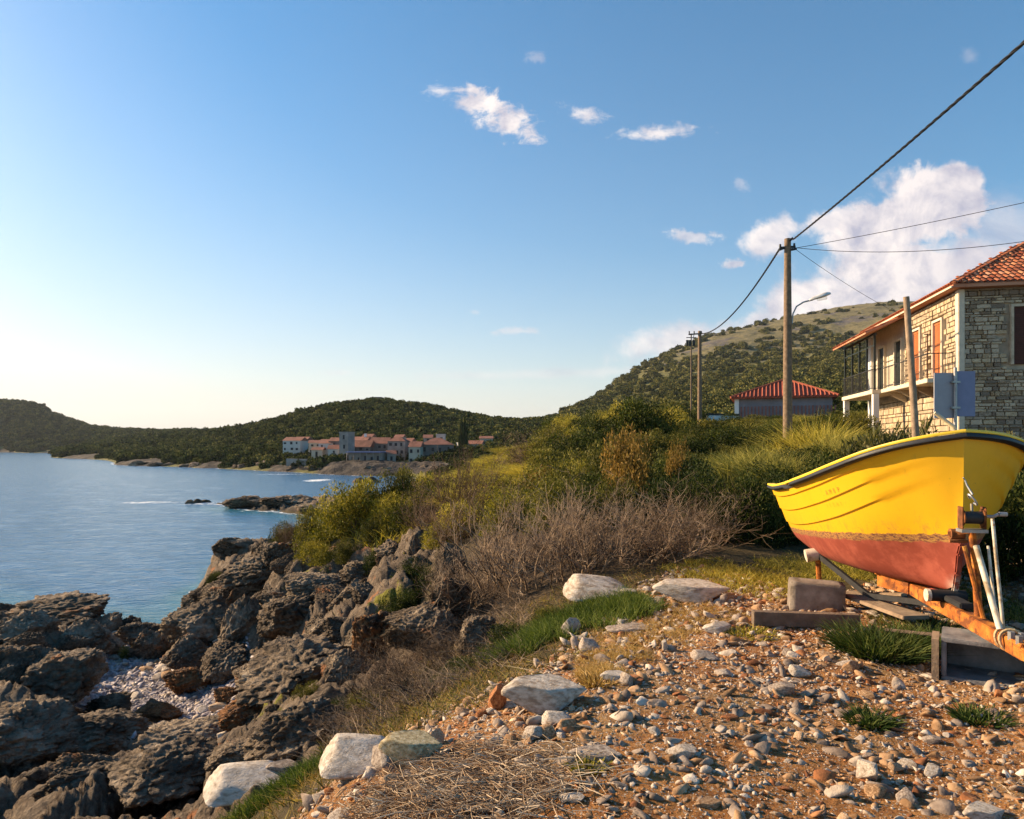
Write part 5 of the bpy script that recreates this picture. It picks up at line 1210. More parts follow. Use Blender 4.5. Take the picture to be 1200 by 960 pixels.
cable((p1.x+.26, p1.y, top1-.36), house.matrix_basis @ Vector((-.2, 5.3, HT-.05)), .12, .008, 'thin cable running down from the tall pole to the house eave')
# leaning post
d_ = 13.; a = P0(1076, d_, 0); za = g1(a.x, a.y)-.2; bt = P3(1062, 348, d_); foot = P3(1076, 560, d_)
lp = ob('leaning_post', None, loc=(foot.x, foot.y, foot.z), label='leaning plain wooden post in front of the house balcony', cat='post')
mb = MB(); v_ = bt-foot; mb.tube([tuple(v_*-.08), tuple(v_*.5+Vector((.01, 0, 0))), tuple(v_)], [.068, .062, .055], 10); mb.build('post', WOODL, lp, smooth=.8)
# road sign seen from behind
d_ = 13.5; s0 = P3(1118, 560, d_); sg = ob('road_sign', None, loc=(s0.x, s0.y, s0.z-.3), label='back of a blue-grey metal sign on a pale pole before the stone wall', cat='sign')
hz_ = lambda py: zat(py, d_)-(s0.z-.3)
mb = MB(); mb.tube([(0, -.04, 0), (0, -.04, hz_(431))], .033, 10); mb.build('pole', STEEL, sg, smooth=.8)
mb = MB(); mb.box((-.39, 0, hz_(490)), (.012, .02, hz_(437))); mb.build('panel', flat('grey_sign_back', (.36, .35, .38), vary=.06, rough=.55, bump=.05), sg)
mb = MB(); mb.box((.018, .002, hz_(488)), (.42, .022, hz_(435))); mb.build('panel', flat('blue_sign_back', (.22, .235, .36), vary=.08, rough=.55, bump=.05), sg, bevel=0)
for zz in (448, 478):
    mb = MB(); mb.box((-.08, -.078, hz_(zz)-.02), (.08, -.001, hz_(zz)+.02)); mb.build('clamp', STEEL, sg)

# ------------------------------------------------------------------ village across the bay
VST = flat('village_stone', (.30, .25, .21), vary=.25, scale=.5, bump=0); VDK = flat('village_dark_stone', (.17, .14, .12), vary=.3, scale=.5, bump=0)
VTAN = flat('village_tan', (.52, .43, .32), vary=.12, scale=.5, bump=0)
VWH = flat('village_whitewash', (.55, .51, .45), vary=.1, bump=0, scale=.5); VWIN = flat('village_window', (.04, .035, .035), bump=0); VBL = flat('blue_awning', (.25, .27, .45), bump=0, vary=.1)
VR = flat('village_roof', (.25, .105, .068), vary=.3, scale=.6, bump=.3, bscale=3., rand=.4)
vrs = random.Random(12)
def vhouse(px0, px1, pt, pe, pb, d, wm, label, roofk='gable', depth=None, nwin=2, floors=2, chim=False, door=False, rot=None, name='village_house', cat='house'):
    """px0..px1 width, pt ridge row, pe eave row, pb base row"""
    rot = vrs.uniform(-.35, .25) if rot is None else rot; pt += vrs.uniform(-1., .8); pe += vrs.uniform(-.5, 1.)
    x0_, x1_ = (px0-600)/F*d, (px1-600)/F*d; w_ = x1_-x0_; dp = depth or max(4., w_*.8); zb_ = zat(pb, d); ze = zat(pe, d)-zb_; zt = zat(pt, d)-zb_
    r_ = ob(name, None, loc=((x0_+x1_)/2, d+dp/2, zb_), rot=rot, label=label, cat=cat)
    mb = MB(); mb.box((-w_/2, -dp/2, -1.5), (w_/2, dp/2, ze)); wl_ = mb.build('wall', wm, r_)
    o_ = .25
    if roofk == 'gable':
        mb = MB(); mb.add([(-w_/2-o_, -dp/2-o_, ze), (w_/2+o_, -dp/2-o_, ze), (w_/2+o_, dp/2+o_, ze), (-w_/2-o_, dp/2+o_, ze), (-w_/2-o_, 0, zt), (w_/2+o_, 0, zt)], [(0, 1, 5, 4), (2, 3, 4, 5), (0, 4, 3), (1, 2, 5), (0, 3, 2, 1)]); rf_ = mb.build('roof', VR, r_)
    elif roofk == 'hip':
        k = min(w_, dp)/2*.9; mb = MB(); mb.add([(-w_/2-o_, -dp/2-o_, ze), (w_/2+o_, -dp/2-o_, ze), (w_/2+o_, dp/2+o_, ze), (-w_/2-o_, dp/2+o_, ze), (-w_/2+k, 0, zt), (w_/2-k, 0, zt)], [(0, 1, 5, 4), (2, 3, 4, 5), (0, 4, 3), (1, 2, 5), (0, 3, 2, 1)]); rf_ = mb.build('roof', VR, r_)
    else:
        mb = MB(); mb.box((-w_/2-.1, -dp/2-.1, ze), (w_/2+.1, -dp/2+.25, ze+.35)); mb.box((-w_/2-.1, dp/2-.25, ze), (w_/2+.1, dp/2+.1, ze+.35)); mb.box((-w_/2-.1, -dp/2+.25, ze), (-w_/2+.2, dp/2-.25, ze+.35)); mb.box((w_/2-.2, -dp/2+.25, ze), (w_/2+.1, dp/2-.25, ze+.35)); rf_ = mb.build('parapet', wm, r_)
    if chim: mb = MB(); mb.box((w_*.2, -.3, ze+.2), (w_*.2+.6, .3, max(zt, ze)+1.0)); mb.build('chimney', WHITEP, rf_)
    fh = ze/floors
    for fl in range(floors):
        for k in range(nwin):
            cx = -w_/2+(k+.5)*w_/nwin; mb = MB(); isd = door and fl == 0 and k == nwin//2
            ww_ = vrs.uniform(.26, .45); cx += vrs.uniform(-.3, .3)*(w_/nwin > 1.6); mb.box((cx-ww_, -dp/2-.05, fl*fh+(.05 if isd else fh*vrs.uniform(.3, .42))), (cx+ww_, -dp/2+.02, fl*fh+fh*vrs.uniform(.7, .84))); mb.build('door' if isd else 'window', VWIN, r_)
    for k in range(2):
        mb = MB(); mb.box((-w_/2-.05, -dp/4+k*dp/2-.35, ze*.55), (-w_/2+.02, -dp/4+k*dp/2+.35, ze*.85)); mb.build('window', VWIN, r_)
    return r_
vhouse(332,353,512,516,530,226,VWH,'white house with a small red roof, leftmost of the village',nwin=3,depth=7)
vhouse(345,362,511,515,528,234,VST,'reddish roofed stone house just behind the leftmost white house',nwin=2)
vhouse(361,376,515,518,532,222,VTAN,'low tan house between two white houses of the village',nwin=2)
vhouse(374,391,515,519,534,216,VWH,'white block house second from the left in the village',nwin=2,depth=6)
vhouse(386,400,512,517,538,216,VDK,'dark stone house touching the left of the village tower',nwin=1)
tw = vhouse(399,411,0,507,542,206,VST,'square grey stone tower rising in the village',roofk='flat',nwin=1,floors=3,depth=3.6,name='stone_tower',cat='tower')
vhouse(411,432,511,515,528,222,VST,'tan house with rust roof right behind the tower',nwin=2,chim=True)
vhouse(412,436,516,523,536,211,VDK,'dark red-roofed house right of the tower on the front row',nwin=3)
vhouse(434,456,513,519,536,213,VDK,'house with broad rust roof in the middle of the village',nwin=3)
vhouse(455,476,512,517,544,209,VST,'tall stone house with orange roof at the middle right of the village',nwin=3,floors=3,roofk='hip')
tr = vhouse(409,450,0,530,550,203,VST,'stone terrace building with a blue awning above the shore rocks',roofk='flat',nwin=5,floors=1,depth=5,name='terrace_building',cat='building')
mb = MB(); wt_ = (450-409)/F*203; mb.box((-wt_/2-.3, -3.9, 5.0), (wt_/2+.3, 1.5, 5.25)); mb.build('awning', VBL, tr)
for k in range(6):
    mb = MB(); mb.tube([(-wt_/2+k*wt_/5, -3.7, 0), (-wt_/2+k*wt_/5, -3.7, 4.998)], .12, 6); mb.build('column', VST, tr)
vhouse(476,484,514,518,540,212,VWH,'narrow white house between orange roof and red hip roof',nwin=1)
vhouse(480,494,518,523,545,204,VTAN,'small whitewashed house low by the shore left of the red hip roof',nwin=2)
vhouse(491,530,513,521,546,207,VDK,'wide dark house with a red hip roof at the right of the village',roofk='hip',nwin=4,depth=9)
vhouse(511,521,0,509,520,218,VWH,'little white block peeking above the red hip roof',roofk='flat',nwin=1,floors=1)
vhouse(535,546,0,520,534,214,VWH,'low white walled block near the right end of the village',roofk='flat',nwin=1,floors=1)
vhouse(546,566,517,520,534,216,VTAN,'low tan house at the right end of the village',nwin=2,floors=1)
vhouse(562,577,512,514,526,224,VTAN,'tan house with orange roof, rightmost of the village',nwin=2,floors=1)
vhouse(436,447,0,465.5,474,428,VDK,'small square ruin on top of the hill behind the village',roofk='flat',nwin=1,floors=1,name='ruined_tower',cat='ruin') 
vhouse(384,397,522,526,540,209,VWH,'small whitewashed house stepping down left of the tower',nwin=1,depth=4)
vhouse(365,378,524,527,540,213,VTAN,'little tan house low in front of the two white houses',nwin=1,floors=1,depth=4)
vhouse(425,437,508.5,512,524,230,VTAN,'small tan house peeking above the middle roofs',nwin=1)
vhouse(463,473,509,512.5,524,228,VWH,'small pale house peeking above the orange roof',nwin=1)
vhouse(496,506,510,513,524,226,VST,'small stone house behind the red hip roof',nwin=1)
vhouse(452,462,528,531,547,204,VST,'low lean-to house between terrace building and tall stone house',nwin=1,floors=1,depth=4)
for k, (pa, pb_, py_, dd_, lb_) in enumerate(((336,372,539,212,'pale retaining wall below the leftmost village houses'),(380,408,546,200,'stone retaining wall under the village tower'),(450,482,549,200,'dark retaining wall below the tall stone house'))):
    a_ = P3(pa, py_, dd_); b2_ = P3(pb_, py_+1, dd_-3); mb = MB(); mb.beam(a_+Vector((0, 0, -1.2)), b2_+Vector((0, 0, -1.2)), .6, 3.2); mb.build('retaining_wall', VST if k != 2 else VDK, label=lb_, cat='wall')
# cypress
cd_ = 214; cz = zat(536, cd_); ct = ob('cypress_tree', None, loc=((543-600)/F*cd_, cd_, cz), label='slim dark cypress standing at the right of the village', cat='tree')
mb = MB(); mb.tube([(0, 0, 0), (0, 0, 2.2)], [.25, .18], 7); mb.build('trunk', BARK, ct)
cr = ob('crown', lm('crown', leaves(2600, .34, 55, 16, .5, wide=.4, up=1.2), FARD), ct); cr.scale = (1.35, 1.35, 8.8); cr.location = (0, 0, .8)
# ------------------------------------------------------------------ the yellow boat
BL_ = 4.35
bow = P3(1130, 509, 5.2); stern_c = Vector((4.34, 9.25, 0)); ax_ = Vector((stern_c.x-bow.x, stern_c.y-bow.y, 0)).normalized()
boat = ob('boat', None, loc=(bow.x+.07, bow.y-.01, 6.72), label='yellow open boat with red antifouling bottom propped on the rusty trailer', cat='boat')
boat.rotation_euler = (R(-3), 0, math.atan2(ax_.y, ax_.x))     # local X runs aft, Y to the far side, Z up from the keel
def interp(x, xs_, ys_):
    x = min(max(x, xs_[0]), xs_[-1]); n = len(xs_)
    dl = [(ys_[i+1]-ys_[i])/(xs_[i+1]-xs_[i]) for i in range(n-1)]
    mm_ = [dl[0]]+[0 if dl[i-1]*dl[i] <= 0 else 2*dl[i-1]*dl[i]/(dl[i-1]+dl[i]) for i in range(1, n-1)]+[dl[-1]]
    for i in range(n-1):
        if x <= xs_[i+1]:
            h_ = xs_[i+1]-xs_[i]; t_ = (x-xs_[i])/h_; t2, t3 = t_*t_, t_**3
            return (2*t3-3*t2+1)*ys_[i]+(t3-2*t2+t_)*h_*mm_[i]+(-2*t3+3*t2)*ys_[i+1]+(t3-t2)*h_*mm_[i+1]
    return ys_[-1]
def hb(s): return interp(s, [0, .02, .05, .12, .25, .42, .62, .82, 1], [.0, .20, .37, .61, .79, .87, .86, .80, .74])     # half breadth
def sheer(s): return interp(s, [0, .05, .12, .25, .42, .62, .82, 1], [1.375, 1.31, 1.20, 1.06, .94, .85, .79, .76])
def keelz(s): return interp(s, [0, .02, .06, .12, .3, .8, 1], [.50, .20, .10, .06, .03, -.05, -.06])
def stemx(z): return .27*(1-min(1, max(0, z/1.37)))**1.2                                                       # rake of the stem
def laps(s): return (interp(s, [0, .3, 1], [.74, .58, .37]), interp(s, [0, .3, 1], [.86, .745, .60]), interp(s, [0, .3, 1], [.95, .895, .83]))
def sec(s, t_):
    """point of the outer skin at station s, girth t from keel to gunwale"""
    zk, zg = keelz(s), sheer(s); z = zk+(zg-zk)*t_
    pw = interp(s, [0, .06, .15, .3, .6, 1], [1.1, .85, .52, .27, .15, .13]); fl = interp(s, [0, .3, 1], [.0, .10, .12])
    y = hb(s)*((1-fl)*t_**pw+fl*t_**1.6)
    for ln in laps(s):                  # three lapped planks, fading out towards the bow
        y += .017*sstep(s, .015, .10)*float(np.clip((t_-ln+.006)/.012, 0, 1))
    y *= 1-.26*math.exp(-((s-.10)/.10)**2)*math.exp(-((t_-.22)/.2)**2)     # hollow forefoot
    x = s*BL_+stemx(z)*(1-min(1, s*4)); return Vector((x, y, z))
def tcol(s):
    a, b_, c_ = laps(s); lo = [a*k for k in (0, .012, .04, .09, .16, .25, .36, .48, .6, .72, .84, .94)]
    return lo+[a-.0065, a+.0065, a+(b_-a)*.35, a+(b_-a)*.7, b_-.0065, b_+.0065, b_+(c_-b_)*.35, b_+(c_-b_)*.7, c_-.0065, c_+.0065, c_+(1-c_)*.5, 1.]
ts = tcol(1.)
ss = [0, .004, .012, .025, .045, .07, .1, .13, .17, .21, .26, .31, .37, .43, .5, .57, .64, .71, .78, .85, .91, .96, 1.]
YEL = bpy.data.materials.new('yellow_hull_paint'); YEL.use_nodes = True; YEL.node_tree.nodes.clear(); t = NT(YEL.node_tree)
co = t.n('ShaderNodeTexCoord').outputs['Object']; sep = t.n('ShaderNodeSeparateXYZ', inp={0: co}).outputs
line = t.m('ADD', t.m('MULTIPLY', sep[0], -.10), .60)
n_ = t.noise(co, 9., 6, .7); hgt = t.m('ADD', t.m('SUBTRACT', sep[2], line), t.m('MULTIPLY', t.m('SUBTRACT', n_, .5), .075))
yel = t.mix(t.m('MULTIPLY', t.sm(t.noise(co, 2.2, 6, .7), .45, .75), .35), (.80, .44, .012), (.58, .28, .010))
yel = t.mix(t.m('MULTIPLY', t.sm(t.noise(t.n('ShaderNodeMapping', inp={'Vector': co, 'Scale': (6., 6., .8)}).outputs[0], 3., 6, .7), .58, .75), .35), yel, (.42, .24, .03))
dirt = t.m('MULTIPLY', t.m('SUBTRACT', 1., t.sm(hgt, .0, .22)), t.sm(t.noise(t.n('ShaderNodeMapping', inp={'Vector': co, 'Scale': (9., 9., 1.2)}).outputs[0], 2.2, 7, .75), .46, .68))
yel = t.mix(t.m('MULTIPLY', dirt, .55), yel, (.34, .19, .05))
yel = t.mix(t.m('MULTIPLY', t.sm(t.noise(co, 30., 6, .75), .62, .70), .6), yel, (.25, .14, .03))
red = t.mix(t.sm(t.noise(co, 4., 7, .7), .4, .65), (.24, .042, .022), (.37, .085, .05))
worn = t.m('MULTIPLY', t.m('SUBTRACT', 1., t.sm(t.m('ADD', sep[0], t.m('MULTIPLY', sep[2], .9)), .42, .62)), t.sm(n_, .38, .5))
worn = t.m('MULTIPLY', worn, t.m('SUBTRACT', 1., t.sm(t.m('ADD', sep[2], t.m('MULTIPLY', n_, .2)), .25, .36)))
red = t.mix(worn, red, (.56, .46, .38))
band = t.m('MULTIPLY', t.sm(hgt, -.075, -.055), t.m('SUBTRACT', 1., t.sm(hgt, -.004, .004)))
scum = t.ramp(t.noise(t.n('ShaderNodeMapping', inp={'Vector': co, 'Scale': (1., 1., 3.)}).outputs[0], 22., 7, .75), [(.38, (.06, .03, .02)), (.47, (.17, .075, .04)), (.55, (.50, .30, .06)), (.62, (.30, .08, .05)), (.7, (.38, .13, .09))])
c = t.mix(t.sm(hgt, -.003, .003), red, yel); c = t.mix(t.m('MULTIPLY', band, .85), c, scum)
bs = t.n('ShaderNodeBsdfPrincipled', inp={'Base Color': c, 'Roughness': t.m('ADD', t.m('MULTIPLY', t.m('SUBTRACT', 1., t.sm(hgt, -.003, .003)), .30), .44), 'Specular IOR Level': .45})
t.l(t.n('ShaderNodeBump', inp={'Strength': .25, 'Distance': .01, 'Height': t.m('ADD', t.noise(co, 3., 4), t.m('MULTIPLY', t.noise(co, 40., 4), .12))}).outputs[0], bs.inputs['Normal'])
t.l(bs.outputs[0], t.n('ShaderNodeOutputMaterial').inputs[0])
INS = paint('boat_inside_paint', (.62, .58, .45), .5); RUB = flat('black_rubber', (.022, .023, .028), rough=.5, bump=.1); YCAP = paint('yellow_cap_paint', (.80, .55, .03), .45)
mb = MB(); nt_ = len(ts)
for side in (1, -1):
    vs = []
    for s_ in ss:
        for t_ in tcol(s_):
            p = sec(s_, t_); vs.append((p.x, p.y*side, p.z))
    fs = [(i*nt_+j, i*nt_+j+1, (i+1)*nt_+j+1, (i+1)*nt_+j) for i in range(len(ss)-1) for j in range(nt_-1)]
    mb.add(vs, fs if side > 0 else [f_[::-1] for f_ in fs])
me = mb.mesh('hull', YEL, smooth=.5)
bm = bmesh.new(); bm.from_mesh(me); bmesh.ops.remove_doubles(bm, verts=bm.verts, dist=.0005); bmesh.ops.recalc_face_normals(bm, faces=bm.faces)
for f_ in bm.faces: f_.smooth = True
for e_ in bm.edges: e_.smooth = e_.calc_face_angle(0) < .42
bm.to_mesh(me); bm.free()
hull = ob('hull', me, boat)
# transom
mb = MB(); tp = [sec(1, t_) for t_ in ts]; vs = [(p.x-.002, p.y, p.z) for p in tp]+[(p.x-.002, -p.y, p.z) for p in tp[::-1]]; vs2 = [(a-.05, b_*.99, c_+.002) for a, b_, c_ in vs]
n = len(vs); mb.add(vs+vs2, [tuple(range(n)), tuple(range(2*n-1, n-1, -1))]+[(i, (i+1) % n, n+(i+1) % n, n+i) for i in range(n)]); mb.build('transom', YEL, boat)
# inner skin
mb = MB(); tsi = ts[::2]; k_ = len(tsi)
for side in (1, -1):
    vs = []
    for s_ in ss[1:]:
        for t_ in tsi:
            p = sec(s_*.985+.012, t_); vs.append((p.x, max(0, p.y-.035)*side, p.z+.035*(1-t_)))
    mb.add(vs, [(i*k_+j, i*k_+j+1, (i+1)*k_+j+1, (i+1)*k_+j) for i in range(len(ss)-2) for j in range(k_-1)])
mb.build('inner_skin', INS, boat, smooth=.7)
# gunwale: yellow cap over black rubber band, swept round both sides
def sweep(prof, name, mt, z_off=0., s0=0., sc=1.):
    mb = MB(); N = 48
    for side in (1, -1):
        vs = []
        for i in range(N+1):
            s_ = (i/N)**1.5; p = sec(s_, 1.); q = sec(min(1, s_+.004), 1.)-sec(max(0, s_-.004), 1.); nrm = Vector((-q.y, q.x, 0)).normalized()
            if i == 0: nrm = Vector((-1, 0, 0))
            if nrm.x > 0 and s_ < .5: nrm = -nrm
            for (a, b_) in prof:
                r_ = p+Vector((nrm.x*a, nrm.y*a, 0))
                if i == 0: r_.y = 0
                vs.append((r_.x, r_.y*side, r_.z+b_))
        m_ = len(prof); mb.add(vs, [(i*m_+j, i*m_+(j+1) % m_, (i+1)*m_+(j+1) % m_, (i+1)*m_+j) for i in range(N) for j in range(m_)]+[tuple(range(N*m_, N*m_+m_)), tuple(range(m_))])
    return mb.build(name, mt, boat, smooth=.8)
sweep([(-.045, .006), (.040, .006), (.044, .018), (.038, .030), (-.040, .030), (-.045, .02)], 'gunwale_cap', YCAP)
sweep([(.004, -.044), (.034, -.040), (.050, -.026), (.050, -.010), (.038, .004), (.004, .004)], 'rubbing_strip', RUB)
# spray of stem and keel
mb = MB(); pts = [(stemx(.62)+.004, 0, .62), (stemx(.5)+.0, 0, .5), (stemx(.4)+.03, 0, .42), (stemx(.25)+.05, 0, .26), (.34, 0, .10), (.55, 0, .03), (1.2, 0, .0), (2.6, 0, -.06), (BL_, 0, -.07)]
for a, b_ in zip(pts, pts[1:]): mb.beam(a, b_, .026, .05, up=(0, 1, 0.001))
mb.build('keel', YEL, boat, bevel=.01)
for xs_ in (.95, 2.0, 3.2):
    s_ = xs_/BL_; w_ = sec(s_, .75).y-.05; z_ = keelz(s_)+(sheer(s_)-keelz(s_))*.72; mb = MB(); mb.box((xs_, -w_, z_), (xs_+.28, w_, z_+.03)); mb.build('thwart', WOODL, boat, bevel=.005)
mb = MB(); vs = [(sec(s_, 1).x, sec(s_, 1).y*sd_*.97, sec(s_, 1).z-.01) for sd_ in (1,) for s_ in (.01, .05, .1, .16)]; vs += [(a, -b_, c_) for a, b_, c_ in vs[::-1]]
mb.add(vs, [tuple(range(8))]); mb.build('foredeck', YCAP, boat)
mb = MB(); mb.tube([(.10, -.01, 1.32), (.11, .03, 1.43), (.12, .13, 1.53), (.12, .15, 1.545)], [.02, .017, .015, .014], 8); mb.build('bow_post', flat('pale_worn_wood', (.50, .44, .32)), boat, smooth=.8)
# faded hand-painted marks on the planking (as legible as in the photograph)
INK = flat('faded_ink', (.42, .25, .035), bump=0, vary=.2); INK2 = flat('fainter_ink', (.60, .37, .03), bump=0, vary=.15)
def hulltext(txt, xc, t0, hgt_, mt, wd):
    cu = bpy.data.curves.new('marks', 'FONT'); cu.body = txt; cu.size = 1.; cu.align_x = 'CENTER'; cu.resolution_u = 2; to = bpy.data.objects.new('marks', cu); COL.objects.link(to)
    dg = bpy.context.evaluated_depsgraph_get(); me_ = bpy.data.meshes.new_from_object(to.evaluated_get(dg)); COL.objects.unlink(to); bpy.data.objects.remove(to)
    bm = bmesh.new(); bm.from_mesh(me_); bmesh.ops.subdivide_edges(bm, edges=[e_ for e_ in bm.edges if e_.calc_length() > .1], cuts=2); bmesh.ops.triangulate(bm, faces=bm.faces)
    for v in bm.verts:      # letters read left to right from the stern side towards the bow
        x_ = xc-v.co.x*wd; s_ = x_/BL_; h_ = sheer(s_)-keelz(s_); t_ = t0+v.co.y*hgt_/h_; p = sec(s_, t_); v.co = Vector((p.x, p.y+.0025, p.z))
        v.co.y *= 1
    bm.to_mesh(me_); bm.free(); me_.materials.append(mt); return ob('letter', me_, boat)
for k, ch in enumerate('.AM8P'): hulltext(ch, 1.17-.075*k, .80, .065, INK, .06)
for k, ch in enumerate('IIEAI'): hulltext(ch, 1.24-.07*k, .69, .055, INK2, .055)
# the side seen is the near one: left as seen from the camera
for o in boat.children:
    if o.name.startswith('marks'): pass

# ------------------------------------------------------------------ rusty boat trailer
RUSTM = mat('rusted_orange_steel', [(.2, (.15, .042, .010)), (.5, (.42, .13, .018)), (.85, (.62, .24, .035))], scale=7., rough=.85, bump=.6, bscale=40., bdist=.006, spots=[(9., .50, .60, (.12, .035, .012), .85), (5., .60, .68, (.70, .42, .10), .4), (30., .58, .66, (.08, .03, .015), .7)])
RUSTD = mat('dark_rust_steel', [(.2, (.05, .02, .01)), (.5, (.17, .06, .02)), (.8, (.36, .13, .035))], scale=10., rough=.9, bump=.5, bscale=40., bdist=.005)
PIPE = mat('worn_white_pipe', [(.3, (.30, .22, .13)), (.5, (.55, .49, .38)), (.8, (.70, .64, .52))], scale=9., rough=.6, bump=.3, bscale=40., bdist=.004, spots=[(16., .6, .66, (.36, .14, .04), .8)])
BLK = flat('black_tyre_rubber', (.02, .02, .021), rough=.8, bump=.3)
tg = Vector((P3(1180, 745, 4.62).x, 4.62, 6.70)); tdir = ax_.copy(); 
trl = ob('boat_trailer', None, loc=(tg.x, tg.y, 6.35), label='rusty orange boat trailer under the yellow boat with winch post and drawbar', cat='trailer')
trl.rotation_euler = (0, 0, math.atan2(tdir.y, tdir.x)+.02)     # local X runs aft
Tz = .345
mb = MB(); mb.beam((-.28, 0, Tz-.02), (5.0, 0, Tz+.02), .095, .105); mb.build('drawbar', RUSTM, trl, bevel=.006)
mb = MB(); mb.beam((-.62, 0, Tz-.03), (-.20, 0, Tz-.02), .12, .075); mb.tube([(-.62, 0, Tz-.05), (-.72, 0, Tz-.05)], [.05, .04], 10); mb.build('coupling', RUSTM, trl, bevel=.006)
for xx in (-.12, -.22, -.34, -.44):
    mb = MB(); mb.tube([(xx, .03, Tz+.02), (xx, .03, Tz+.075)], .022, 6); mb.tube([(xx, -.03, Tz+.02), (xx, -.03, Tz+.07)], .02, 6); mb.build('bolt', STEEL, trl)
for k, xx in enumerate((-.06, 0.0)):
    mb = MB(); pts = [(xx+.01*math.sin(a*2), .072*math.cos(a), Tz+.072*math.sin(a)) for a in np.linspace(0, 6.283, 22)]; mb.tube(pts, .011, 6); mb.build('rope_lashing', flat('rope', (.45, .33, .18), bump=.5), trl)
def wp(px, py, d):   # photo point to trailer-local
    bpy.context.view_layer.update(); return trl.matrix_world.inverted() @ P3(px, py, d)
mbw = {}
A_ = wp(1143, 690, 5.05); 
mb = MB(); mb.tube([wp(1147, 722, 4.98), wp(1143, 660, 5.0), wp(1139, 622, 4.98)], [.030, .026, .026], 8); mb.build('winch_post', RUSTM, trl, smooth=.8)
mb = MB(); mb.tube([wp(1172, 738, 4.62), wp(1144, 640, 4.92)], .021, 10); mb.build('strut', PIPE, trl, smooth=.8)
mb = MB(); mb.tube([wp(1176, 738, 4.62), wp(1168, 660, 4.68), wp(1163, 608, 4.72)], .012, 8); mb.build('tie_rod', PIPE, trl, smooth=.8)
mb = MB(); mb.tube([wp(1130, 640, 5.0), wp(1152, 724, 4.93)], .016, 8); mb.build('brace', RUSTM, trl)
mb = MB(); mb.tube([wp(1158, 640, 4.9), wp(1168, 734, 4.70)], .010, 8); mb.build('brace', PIPE, trl)
ctr = wp(1139, 605, 4.92)
wn = ob('winch', None, trl, loc=ctr)
wn.rotation_euler = (0, 0, 0)
mb = MB(); mb.tube([(0, -.06, -.01), (0, .06, -.01)], .045, 14); mb.build('drum', DKMET, wn, smooth=.8)
for s_ in (-1, 1):
    mb = MB(); mb.tube([(0, s_*.062, -.01), (0, s_*.070, -.01)], .065, 16); mb.box((-.045, s_*.074-.004, -.09), (.045, s_*.074+.004, .07)); mb.build('side_plate', RUSTD, wn, bevel=.004)
mb = MB(); mb.box((-.05, -.085, -.115), (.05, .085, -.092)); mb.build('mounting_plate', STEEL, wn)
mb = MB(); mb.tube([(0, -.08, 0), (-.01, -.13, 0), (-.03, -.16, .02)], .012, 8); mb.tube([(-.03, -.16, .02), (-.03, -.21, .02)], .017, 8); mb.build('crank', STEEL, wn)
mb = MB(); pts = [(.03*math.cos(a)-.01, .0+.026*math.sin(a), .12+.038*math.sin(a)) for a in np.linspace(.2, 5.6, 18)]; mb.tube(pts, .007, 6); mb.tube([(-.01, 0, .155), (.03, .02, .22), (.04, .03, .26), (.03, .045, .275)], [.008, .007, .006, .005], 6); mb.build('hook', STEEL, wn, smooth=.8)
mb = MB(); mb.tube([(.0, 0, .03), (.005, 0, .09)], .01, 6); mb.build('strap', flat('strap_web', (.35, .30, .22)), wn)
# bow snubber roller left of the post
c0 = wp(1121, 626, 5.06)
mb = MB(); mb.tube([c0+Vector((0, .045, 0)), c0-Vector((0, .045, 0))], .040, 14); mb.build('bow_roller', RUSTD, trl, smooth=.8)
mb = MB(); mb.beam(c0+Vector((0, .055, 0)), wp(1136, 622, 4.98), .02, .035); mb.tube([c0-Vector((.03, .06, .05)), c0+Vector((-.03, .06, -.05))], .012, 6); mb.build('roller_bracket', RUSTD, trl)
# keel roller / black chock on the drawbar
k0 = wp(1100, 706, 5.55)
mb = MB(); mb.tube([(k0.x, -.13, Tz+.085), (k0.x, .13, Tz+.085)], .048, 14); mb.build('keel_roller', BLK, trl, smooth=.8)
mb = MB(); mb.tube([(k0.x, .132, Tz+.085), (k0.x, .160, Tz+.085)], .052, 12); mb.build('roller_cap', PIPE, trl)
mb = MB(); mb.box((k0.x-.35, -.05, Tz+.055), (k0.x-.06, .05, Tz+.10)); mb.build('chock', BLK, trl, bevel=.008)
# cross members, bunks, axle and wheels
for xx, w_ in ((1.95, .24), (3.4, .30)):
    mb = MB(); mb.beam((xx, -w_, Tz+.10), (xx, w_, Tz+.10), .07, .07, up=(0, 0, 1)); mb.build('cross_member', RUSTM, trl, bevel=.005)
for s_ in (-1, 1):
    mb = MB(); mb.beam((1.95, s_*.20, Tz+.16), (4.3, s_*.26, Tz+.16), .09, .05); mb.build('bunk', PLANKM, trl, bevel=.005)
mb = MB(); mb.add([(1.62, .06, Tz-.05), (1.95, .22, Tz-.05), (1.95, .22, Tz+.16), (1.62, .06, Tz+.05), (1.62, .03, Tz-.05), (1.95, .19, Tz-.05), (1.95, .19, Tz+.16), (1.62, .03, Tz+.05)], [(0, 1, 2, 3), (7, 6, 5, 4), (0, 4, 5, 1), (1, 5, 6, 2), (2, 6, 7, 3), (3, 7, 4, 0)]); mb.build('gusset', RUSTM, trl)
# side support left: upright with pale roller and black diagonal bar
sp0 = wp(961, 696, 8.0); sp1 = wp(958, 650, 8.0); sp2 = wp(1018, 698, 7.0)
mb = MB(); mb.tube([sp0, sp1], .030, 8); mb.build('support_upright', RUSTM, trl)
mb = MB(); mb.tube([sp1+Vector((0, .13, -.02)), sp1-Vector((0, .06, -.02))], .075, 12); mb.build('side_roller', PIPE, trl, smooth=.8)
mb = MB(); mb.beam(sp1, sp2, .035, .06); mb.build('side_brace', DKMET, trl)
mb = MB(); q0 = wp(1100, 703, 5.9); mb.beam(sp2, Vector((1.3, 0, Tz-.06)), .035, .05); mb.build('side_brace', DKMET, trl)

